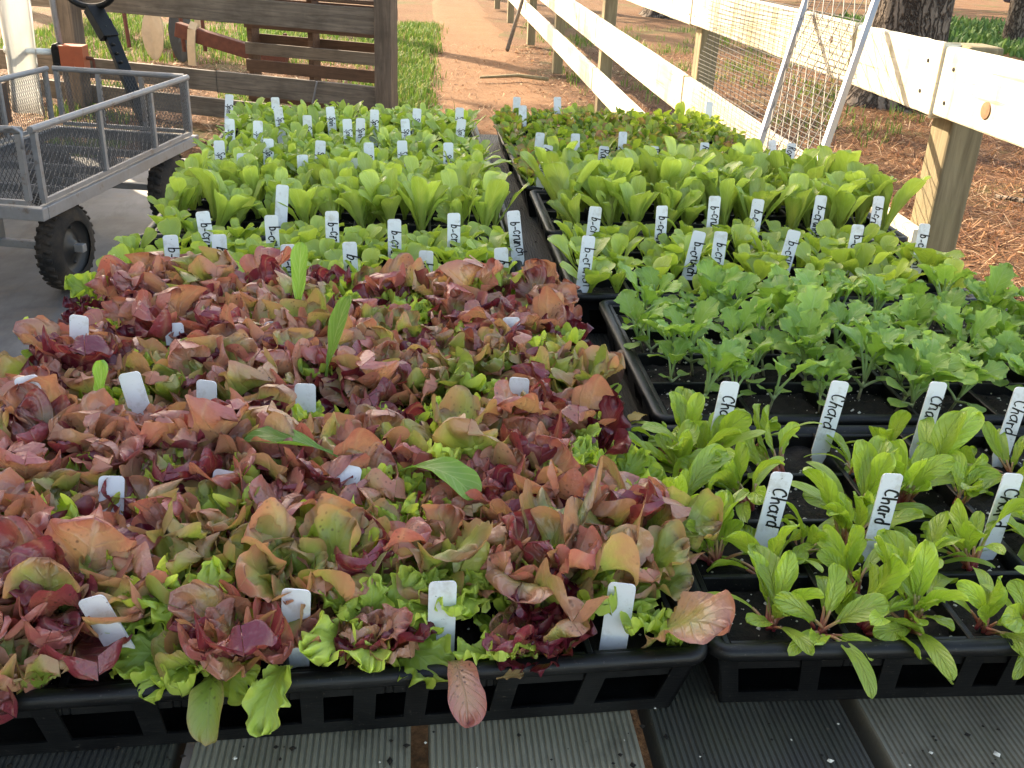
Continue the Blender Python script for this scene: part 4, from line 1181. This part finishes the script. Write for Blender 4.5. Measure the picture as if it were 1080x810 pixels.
# roll-up crank with its orange gearbox on the guide pole
rc = empty('rollup_crank', (-2.38, 7.10, 0))
tag(rc, 'white roll up pipe with orange gearbox clamped to a grey guide pole', 'crank gearbox')
mb = MB(); mb.tube([(-.33, .0, .455), (-.02, 0, .45)], .021, 12); mb.build('roll_pipe', M['pipe'], rc, smooth=True)
mb = MB(); mb.tube([(.035, .05, 0), (.0, .05, .9), (-.02, .05, 1.9)], .019, 10); mb.build('guide_pole', M['galv'], rc, smooth=True)
mb = MB(); mb.box((.115, 0, .425), (.15, .13, .15)); mb.box((.125, -.067, .43), (.006, .004, .13)); mb.build('gearbox', M['orange'], rc, bevel=.008)
mb = MB(); mb.box((.01, .0, .425), (.05, .10, .13)); mb.tube([(.01, -.055, .49), (.01, .055, .49)], .02, 10); mb.tube([(.01, -.055, .37), (.01, .055, .37)], .02, 10); mb.build('clamp', M['blacksteel'], rc, bevel=.004)
mb = MB(); mb.tube([(.19, 0, .42), (.235, 0, .415)], .012, 8); mb.tube([(.235, 0, .415), (.235, .0, .30)], .009, 8); mb.build('crank_shaft', M['rust'], rc)

# ------------------------------------------------------------------ pale three rail fence on the right
FX = 1.40
fence = empty('rail_fence', (FX, 8, 0))
tag(fence, 'pale sunlit three rail wooden fence running away on the right', 'fence')
posts = [-.2, 2.56, 5.05, 7.75, 10.4, 12.95, 15.9, 18.6]
def rail(y0, y1, z0a, z1a, z0b, z1b, dx=0):
    mb = MB(); n = 14; th = .036; vs = []; rr = random.Random(int(y0 * 10 + z0a * 100))
    for i in range(n + 1):
        f = i / n; y = y0 + (y1 - y0) * f - 8; za, zb = z0a + (z0b - z0a) * f, z1a + (z1b - z1a) * f
        ja, jb = rr.uniform(-.0012, .0012), rr.uniform(-.0012, .0012)
        for x, z in ((-th, za + ja), (0, za + ja), (0, zb + jb), (-th, zb + jb)): vs.append((x + dx, y, z))
    fs = [(3, 2, 1, 0), tuple(n * 4 + k for k in (0, 1, 2, 3))]
    for i in range(n):
        for k in range(4): fs.append((i * 4 + k, i * 4 + 4 + k, i * 4 + 4 + (k + 1) % 4, i * 4 + (k + 1) % 4))
    mb.add(vs, fs); return mb.build('rail', M['palewood'], fence, bevel=.005)
spans = [(-.25, 2.553), (2.558, 3.115), (3.125, 5.085), (5.09, 7.78), (7.786, 12.98), (12.985, 18.7)]
for a, b in spans: rail(a, b, .945 + rnd.uniform(-.004, .004), 1.122 + rnd.uniform(-.004, .004), .947, 1.12)
def mz(y): return .415 + .018 * y, .590 + .021 * y
def lz(y): return .08 + .018 * y, .235 + .020 * y
for a, b in [(2.50, 5.085), (5.09, 7.78), (7.786, 12.98), (12.985, 18.7)]:
    rail(a, b, *mz(a), *mz(b)); rail(a, b, *lz(a), *lz(b))
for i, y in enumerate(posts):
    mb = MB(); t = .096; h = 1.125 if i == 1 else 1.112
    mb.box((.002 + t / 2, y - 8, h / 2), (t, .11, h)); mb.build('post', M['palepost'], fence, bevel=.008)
for y in (2.30, 3.3):
    mb = MB(); mb.lathe([(.022 if y < 3 else .012, 0), (.020 if y < 3 else .010, .0025), (0, .003)], (-.036, y - 8, 1.0 if y < 3 else 1.06), (-1, 0, 0), 14)
    mb.build('knot', M['knotwood'], fence)
for y, z in ((2.63, 1.075), (2.64, .995), (2.49, 1.07), (2.50, .985), (5.12, 1.07), (5.12, .99), (5.02, 1.07), (5.02, .99)):
    mb = MB(); mb.lathe([(.0055, 0), (.005, .002), (0, .0024)], (-.036, y - 8, z), (-1, 0, 0), 10); mb.build('nail', M['tyre'], fence)

# welded wire mesh hung on the fence
wm = empty('wire_mesh', (FX - .050, 3.75, 0))
tag(wm, 'grey welded wire mesh sheet hanging on the fence behind the leaning screen', 'wire mesh')
mb = MB(); y0, y1, z0, z1 = -.66, .92, .40, 1.135
nzw = 40
for k in range(nzw + 1):
    z = z0 + (z1 - z0) * k / nzw
    mb.tube([(-.004 + .012 * math.sin(k * .5 + i) , y0 + (y1 - y0) * i / 6 + (.25 * (1.135 - z) if i == 6 else 0), z) for i in range(7)], .0015, 4, cap=False)
for k in range(30):
    y = y0 + (y1 - y0) * k / 29
    mb.tube([(-.004, y, z0), (-.004, y, z1)], .0009, 4, cap=False)
mb.build('wires', M['wire'], wm)
# aluminium framed screen leaning on the rail
sc_ = empty('mesh_screen', (1.2, 2.95, 0))
tag(sc_, 'silver framed diamond mesh screen leaning against the pale fence rail', 'mesh screen')
A0, A1 = Vector((1.335, 3.52, 1.135)), Vector((1.335, 2.97, 1.165))
B0, B1 = Vector((1.12, 3.10, .845)), Vector((1.12, 2.62, .855))
o3 = Vector((1.2, 2.95, 0))
d0, d1 = (A0 - B0), (A1 - B1)
top0, top1 = A0 + d0 * .55, A1 + d1 * .55
bot0, bot1 = B0 - d0 * 1.9, B1 - d1 * 1.9
mb = MB()
for a, b in ((bot0, top0), (bot1, top1)):
    mb.bar(a - o3, b - o3, .017, .020, up=(-1, 0, .8))
for a, b in ((bot0, bot1), (top0, top1)):
    mb.bar(a - o3 + (b - a) * .03, b - o3 - (b - a) * .03, .022, .018, up=(-1, 0, .8))
mb.build('frame', M['galvlight'], sc_, bevel=.003)
U = (bot1 - bot0); V = (top0 - bot0)
mb = MB(); nU = 7; nV = 20
def SP(u, v): return (bot0 + (bot1 - bot0) * u).lerp(top0 + (top1 - top0) * u, v) - o3
for k in range(-nV, nU + nV):                     # strands both ways, clipped to the frame
    for sg in (1, -1):
        q = []
        for j in range(nV + 1):
            u = (k + sg * j * .5) / nU
            if -.001 <= u <= 1.001: q.append(SP(min(max(u, .01), .99), j / nV))
        if len(q) > 1: mb.tube([q[0], q[-1]], .0017, 4, cap=False)
mb.build('diamond_mesh', M['meshwire'], sc_)

# ------------------------------------------------------------------ trees, shrub, far fence, parked car
def tree(name, x, y, r, h, crown, label, flare=1.5, lean=(0, 0), seed=1, cz=(5, 10), cr=2.5, nleaf=1500):
    root = empty(name, (x, y, 0)); tag(root, label, 'tree', 'trees beyond the fence')
    mb = MB(); nz, na = 26, 36; g = random.Random(seed); vs, fs = [], []
    for i in range(nz + 1):
        f = (i / nz) ** 1.8; z = h * f - .05
        rr = r * (1 - .55 * f) * (1 + (flare - 1) * math.exp(-z / (r * .7)))
        for k in range(na):
            a = TAU * k / na
            q = rr * (1 + .05 * noise.noise(Vector((math.cos(a) * 5, math.sin(a) * 5, z * 2 + seed))) + .18 * (flare - 1) * math.exp(-z / (r * .6)) * math.sin(a * 5 + seed) + .028 * noise.noise(Vector((math.cos(a) * 16, math.sin(a) * 16, z * 3))))
            vs.append((lean[0] * z + q * math.cos(a), lean[1] * z + q * math.sin(a), z))
    for i in range(nz):
        for k in range(na): fs.append((i * na + k, i * na + (k + 1) % na, (i + 1) * na + (k + 1) % na, (i + 1) * na + k))
    mb.add(vs, fs)
    for k in range(6):                             # limbs
        a = g.uniform(0, TAU); z = h * g.uniform(.55, .95); l_ = cr * g.uniform(.6, 1)
        mb.tube([(lean[0] * z, lean[1] * z, z), (lean[0] * z + math.cos(a) * l_ * .5, lean[1] * z + math.sin(a) * l_ * .5, z + .3 * l_), (lean[0] * z + math.cos(a) * l_, lean[1] * z + math.sin(a) * l_, z + .4 * l_)], [r * .25, r * .15, r * .05], 7)
    mb.build('trunk', M['bark'], root, smooth=True)
    if crown:
        gg = np.random.default_rng(seed); L = Leaves()
        ncl = max(10, nleaf // 30)
        for c in range(ncl):
            a = gg.uniform(0, TAU); rad = cr * math.sqrt(gg.uniform(0, 1)); z = gg.uniform(*cz)
            cc = np.array([rad * math.cos(a), rad * math.sin(a), z])
            for _ in range(30):
                d = gg.normal(0, 1, 3); d /= np.linalg.norm(d); p = cc + d * gg.uniform(.05, .45) * [1, 1, .6]
                s = np.cross(d, [0, 0, 1.0]); s /= max(np.linalg.norm(s), 1e-3); l_ = gg.uniform(.14, .3); w = gg.uniform(.02, .05)
                P = np.array([[p - s * w, p + s * w], [p + d * l_ - s * w * .4, p + d * l_ + s * w * .4]])
                L.add(P, 2, 2, np.full((2, 2, 4), gg.random()))
        o = bpy.data.objects.new('crown', L.mesh('crown', M['needles'])); link(o, root)
    return root
tree('pine_tree', 4.55, 9.3, .37, 8, True, 'thick dark barked pine trunk standing just behind the pale fence', 1.45, seed=3, cz=(6, 10), cr=2.6, nleaf=1500)
tree('pine_tree', 4.55, 18.8, .30, 9, True, 'far pine trunk with its foot showing above the middle of the fence', 1.5, seed=8, cz=(6, 11), cr=2.4, nleaf=1200)
tree('pine_tree', -3.7, 17.2, .24, 9, True, 'pine tree straight behind the gate and the rusty implement', 1.4, seed=15, cz=(6, 9), cr=2.3, nleaf=1300)
for i_, (tx, ty, w_) in enumerate(((-2.2, 26.5, 'nearest'), (2.2, 29, 'middle'), (6.6, 31, 'farthest'))):
    tree('pine_tree', tx, ty, .3, 11, True, f'dense pine of the far stand beyond the path, {w_} of three', 1.4, seed=40 + i_, cz=(6.5, 11.5), cr=3.4, nleaf=7500)
tree('pine_tree', -8.2, 18.6, .28, 9, True, 'pine tree to the left beyond the gate', 1.4, seed=12, cz=(6.5, 10.5), cr=2.5, nleaf=900)
tree('small_tree', 9.4, 15.6, .16, 4, False, 'slim twin stemmed tree among ground cover at the far right', 1.2, lean=(-.02, 0), seed=21, cr=1.0)
tree('small_tree', 10.05, 15.75, .12, 4, False, 'leaning grey stem beside the twin stemmed tree at the far right', 1.2, lean=(.30, .0), seed=22, cr=1.0)
ff = empty('dark_fence', (13.4, 25.5, 0)); tag(ff, 'far dark wooden rail fence beyond the lawn at top right', 'fence')
for z in (.35, .85, 1.3):
    mb = MB(); mb.box((0, 0, z), (16, .05, .15)); mb.build('rail', M['darkwood'], ff)
for k in range(9):
    mb = MB(); mb.box((-7.8 + 1.95 * k, .09, .75), (.13, .12, 1.5)); mb.build('post', M['darkwood_v'], ff)
car = empty('parked_car', (14.6, 20.9, 0), R(10)); tag(car, 'dark blue parked car with silver wheel hubs at the far right corner', 'car')
mb = MB()
prof = [(-2.1, .35), (2.1, .35), (2.12, .85), (1.3, .98), (.6, 1.45), (-.9, 1.48), (-1.6, 1.02), (-2.1, .92)]
n = len(prof); mb.add([(x, -.82, z) for x, z in prof] + [(x, .82, z) for x, z in prof], [tuple(range(n)), tuple(range(2 * n - 1, n - 1, -1))] + [(i, n + i, n + (i + 1) % n, (i + 1) % n) for i in range(n)])
mb.build('body', M['bluepaint'], car, bevel=.08, seg=3)
mb = MB(); mb.add([(x, -.835, z) for x, z in ((-1.35, 1.03), (1.05, 1.03), (.5, 1.38), (-.85, 1.40))], [(0, 1, 2, 3)]); mb.build('side_window', M['glaze'], car)
for x in (-1.3, 1.3):
    for y, s in ((-.84, -1), (.84, 1)):
        mb = MB(); mb.lathe([(.2, .09), (.3, .10), (.33, .06), (.33, -.1), (.2, -.1)], (x, y, .33), (0, s, 0), 28); t = mb.build('wheel', M['tyre'], car, smooth=True)
        mb = MB(); mb.lathe([(.21, .085), (.17, .06), (.07, .07), (.05, .1), (0, .1)], (x, y, .33), (0, s, 0), 20); mb.build('hub', M['silver'], t, smooth=True)
mb = MB(); g = random.Random(4); bmv = []
bm = bmesh.new(); bmesh.ops.create_icosphere(bm, subdivisions=2, radius=.16)
for v in bm.verts: v.co = v.co * (1 + .22 * noise.noise(v.co * 9)); v.co.z *= .6
me = bpy.data.meshes.new('stone'); bm.to_mesh(me); bm.free(); me.materials.append(M['stone'])
o = bpy.data.objects.new('stone', me); o.location = (8.95, 17.4, .05); link(o); tag(o, 'reddish stone lying in the ground cover by the twin stemmed tree', 'stone')
o = bpy.data.objects.new('fallen_stick', None)
bpy.data.objects.remove(o)
def stick(pts, r, label, mat='palepost'):
    mb = MB(); mb.tube(pts, r, 7); o = mb.build('fallen_stick', M[mat], None, smooth=True); tag(o, label, 'stick', 'sticks on the ground')
stick([(.62, 9.75, .02), (1.0, 9.9, .03), (1.28, 9.75, .025)], [.012, .018, .02], 'pale stick lying on the straw at the foot of the far fence')
stick([(3.45, 5.5, .02), (3.65, 5.25, .03), (3.8, 5.1, .02)], [.012, .018, .015], 'grey stick lying on pine straw right of the near fence post', 'bark')
stick([(1.1, 12.3, .0), (1.32, 13.0, .5), (1.38, 13.4, .9)], [.025, .025, .02], 'dark stake leaning against the far end of the fence', 'darkwood_v')

# ------------------------------------------------------------------ ground, path, cloth, loose straw, grass
def grid_ground():
    xs = sorted(set([-90, -60, -40, -25, -16, -11] + [-8 + .25 * i for i in range(81)] + [14, 18, 25, 40, 60, 90]))
    ys = sorted(set([-60, -30, -15, -8, -4] + [-2 + .25 * i for i in range(105)] + [26, 30, 40, 60, 90, 140]))
    vs, fs = [], []
    for y in ys:
        for x in xs:
            z = 0
            if -8 < x < 12 and -2 < y < 24: z = .018 * noise.noise(Vector((x * .9, y * .9, 1))) + .008 * noise.noise(Vector((x * 3, y * 3, 4)))
            vs.append((x, y, z - .03))
    n = len(xs)
    for j in range(len(ys) - 1):
        for i in range(n - 1): fs.append((j * n + i, j * n + i + 1, (j + 1) * n + i + 1, (j + 1) * n + i))
    mb = MB(); mb.add(vs, fs); return mb.build('ground', M['ground'], None, smooth=True)
tag(grid_ground(), kind='structure')
def gz(x, y): return .018 * noise.noise(Vector((x * .9, y * .9, 1))) + .008 * noise.noise(Vector((x * 3, y * 3, 4))) - .03
mb = MB(); vs, fs = [], []
ny = 80
for j in range(ny + 1):
    y = 2.7 + 17 * j / ny * (1 + .9 * (j / ny) ** 3)
    for i in range(9):
        u = i / 8
        xl = .13 + .12 * noise.noise(Vector((0, y * 1.3, 7))) + .010 * (y - 8); xr = 1.22 + .15 * noise.noise(Vector((3, y * 1.1, 9))) + .006 * (y - 8)
        x = xl + (xr - xl) * u
        vs.append((x, y, gz(x, y) + (.010 if 0 < i < 8 else -.012)))
for j in range(ny):
    for i in range(8): q = j * 9 + i; fs.append((q, q + 1, q + 10, q + 9))
mb.add(vs, fs); tag(mb.build('path', M['path'], None, smooth=True), kind='structure')
mb = MB(); vs, fs = [], []
cx0, cx1, cy0, cy1 = -2.66, -.05, -1.0, 6.1
nx, ny = 44, 110
for j in range(ny + 1):
    for i in range(nx + 1):
        x = cx0 + (cx1 - cx0) * i / nx; y = cy0 + (cy1 - cy0 + .12 * noise.noise(Vector((x * 2, 0, 3)))) * j / ny
        wr = .014 * noise.noise(Vector((x * 1.3 + y * .7, y * 2.2 - x, 5))) + .006 * noise.noise(Vector((x * 5, y * 4, 8)))
        vs.append((x, y, gz(x, y) + .022 + wr))
for j in range(ny):
    for i in range(nx): q = j * (nx + 1) + i; fs.append((q, q + 1, q + nx + 2, q + nx + 1))
mb.add(vs, fs)
tag(mb.build('ground_cloth', M['cloth'], None, smooth=True), kind='structure')

def scatter(name, mat, n, fn, size, seed, lie=True, width=.002):
    g = np.random.default_rng(seed); L = Leaves()
    for _ in range(n):
        p = fn(g)
        if p is None: continue
        x, y = p; z = gz(x, y) + .002
        a = g.uniform(0, TAU); l_ = g.uniform(*size); b = g.random()
        d = np.array([math.cos(a), math.sin(a), 0]); s = np.array([-d[1], d[0], 0]); w = width * g.uniform(.6, 1.4)
        if lie:
            up = g.uniform(0, .35) * l_
            pts = [np.array([x, y, z]), np.array([x, y, z + up]) + d * l_ * .5, np.array([x, y, z + up * g.uniform(0, 1.2)]) + d * l_]
        else:
            be = g.uniform(.1, .7)
            pts = [np.array([x, y, z - .01]), np.array([x, y, z + l_ * .6]) + d * l_ * be * .3, np.array([x, y, z + l_ * (1 - .3 * be)]) + d * l_ * be]
        P = np.array([[q - s * w * k, q + s * w * k] for q, k in zip(pts, (1, .8, .15 if not lie else .8))])
        L.add(P, 3, 2, np.full((3, 2, 4), b))
    o = bpy.data.objects.new(name, L.mesh(name, M[mat])); link(o); tag(o, kind='stuff'); return o
def f_straw(g):
    x, y = g.uniform(-3.6, 7.5), 2.6 + 10.5 * g.random() ** 1.2
    if -2.7 < x < -.03 and y < 6.0: return None
    if x < .96 and y < 2.5: return None
    if 0 < x < 1.2 and g.random() < .35: return None
    return x, y
scatter('pine_straw', 'straw', 42000, f_straw, (.05, .16), 31, True, .0022)
def f_grass(g):
    r = g.random()
    if r < .34: x, y = -.12 + g.normal(0, .2), g.uniform(6.9, 15); x += .03 * (y - 8)               # strip between gate post and path
    elif r < .70: x, y = g.uniform(-4.4, -.5), g.uniform(10.4, 15.5)              # lawn behind the gate
    elif r < .76: x, y = g.uniform(-2.6, -.7), g.uniform(7.2, 9)
    elif r < .83: x, y = g.uniform(-2.3, -.4), g.uniform(5.5, 6.9)
    else: x, y = g.uniform(1.5, 6), g.uniform(7, 16)
    k = .6 * noise.noise(Vector((x * 1.6, y * 1.3, 2.5))) + .5 * noise.noise(Vector((x * 4, y * 2.6, 5.5)))
    lim = (-.05 + .2 * g.normal()) if r < .70 else .10
    if k < lim: return None
    if x > g.normal(.10, .08) + .03 * (y - 8) and x < 1.35: return None
    if -2.6 < x < -.05 and y < 6.1: return None
    return x, y
def f_near(g):
    x, y = g.uniform(1.45, 5.2), 2.6 + 6 * g.random() ** 1.3
    return (x, y) if noise.noise(Vector((x * 2.2, y * 2.2, 1.5))) > -.35 else None
scatter('pine_needle_litter', 'straw', 15000, f_near, (.08, .21), 36, True, .0026)
scatter('leaf_litter', 'straw', 9000, f_straw, (.02, .06), 35, True, .011)
scatter('grass', 'grass', 70000, f_grass, (.035, .12), 32, False, .0042)
def f_cover(g):
    x, y = g.uniform(6.5, 17), g.uniform(13.2, 20.2)
    if noise.noise(Vector((x * .8, y * .8, 6))) < -.25: return None
    return x, y
scatter('ground_cover', 'cover', 9000, f_cover, (.08, .22), 33, False, .028)

# ------------------------------------------------------------------ light, sky, camera
EL = R(30); SD = Vector((-.6, .8, 0)).normalized()
sdir = Vector((SD.x * math.cos(EL), SD.y * math.cos(EL), math.sin(EL)))
ld = bpy.data.lights.new('sun', 'SUN'); ld.energy = 3.2; ld.angle = R(.53); ld.color = (1, .94, .84)
lo = bpy.data.objects.new('sun', ld); link(lo); lo.rotation_euler = (-sdir).to_track_quat('-Z', 'Y').to_euler()
W = bpy.data.worlds.new('World'); SC.world = W; W.use_nodes = True
nt = W.node_tree; bg = nt.nodes['Background']
sk = nt.nodes.new('ShaderNodeTexSky'); sk.sky_type = 'NISHITA'; sk.sun_disc = False
sk.sun_elevation = EL; sk.sun_rotation = math.atan2(SD.x, SD.y)
sk.air_density = 1.0; sk.dust_density = 1.5; sk.ozone_density = 1.0
nt.links.new(sk.outputs[0], bg.inputs[0]); bg.inputs[1].default_value = .12

P_, YAW, ROLL = R(25.0), R(6.3), .05
f = Vector((math.sin(YAW) * math.cos(P_), math.cos(YAW) * math.cos(P_), -math.sin(P_)))
r0 = Vector((math.cos(YAW), -math.sin(YAW), 0)); u0 = r0.cross(f)
r = r0 * math.cos(ROLL) + u0 * math.sin(ROLL); u = -r0 * math.sin(ROLL) + u0 * math.cos(ROLL)
cd = bpy.data.cameras.new('camera'); cam = bpy.data.objects.new('camera', cd); link(cam)
Mx = Matrix.Identity(4)
for i in range(3): Mx[i][0], Mx[i][1], Mx[i][2] = r[i], u[i], -f[i]
Mx.translation = Vector((0, 0, 1.35)); cam.matrix_world = Mx
cd.sensor_width = 36; cd.lens = 36 * 1035 / 1080; cd.clip_start = .02; cd.clip_end = 500
SC.camera = cam
SC.view_settings.view_transform = 'Standard'; SC.view_settings.look = 'None'
SC.view_settings.gamma = 1; SC.view_settings.exposure = 2.55
SC.view_settings.use_white_balance = True; SC.view_settings.white_balance_temperature = 8300; SC.view_settings.white_balance_tint = 10
SC.render.engine = 'CYCLES'
SC.cycles.use_denoising = True
SC.cycles.max_bounces = 8; SC.cycles.transmission_bounces = 6; SC.cycles.diffuse_bounces = 3; SC.cycles.glossy_bounces = 3
SC.cycles.sample_clamp_indirect = 6
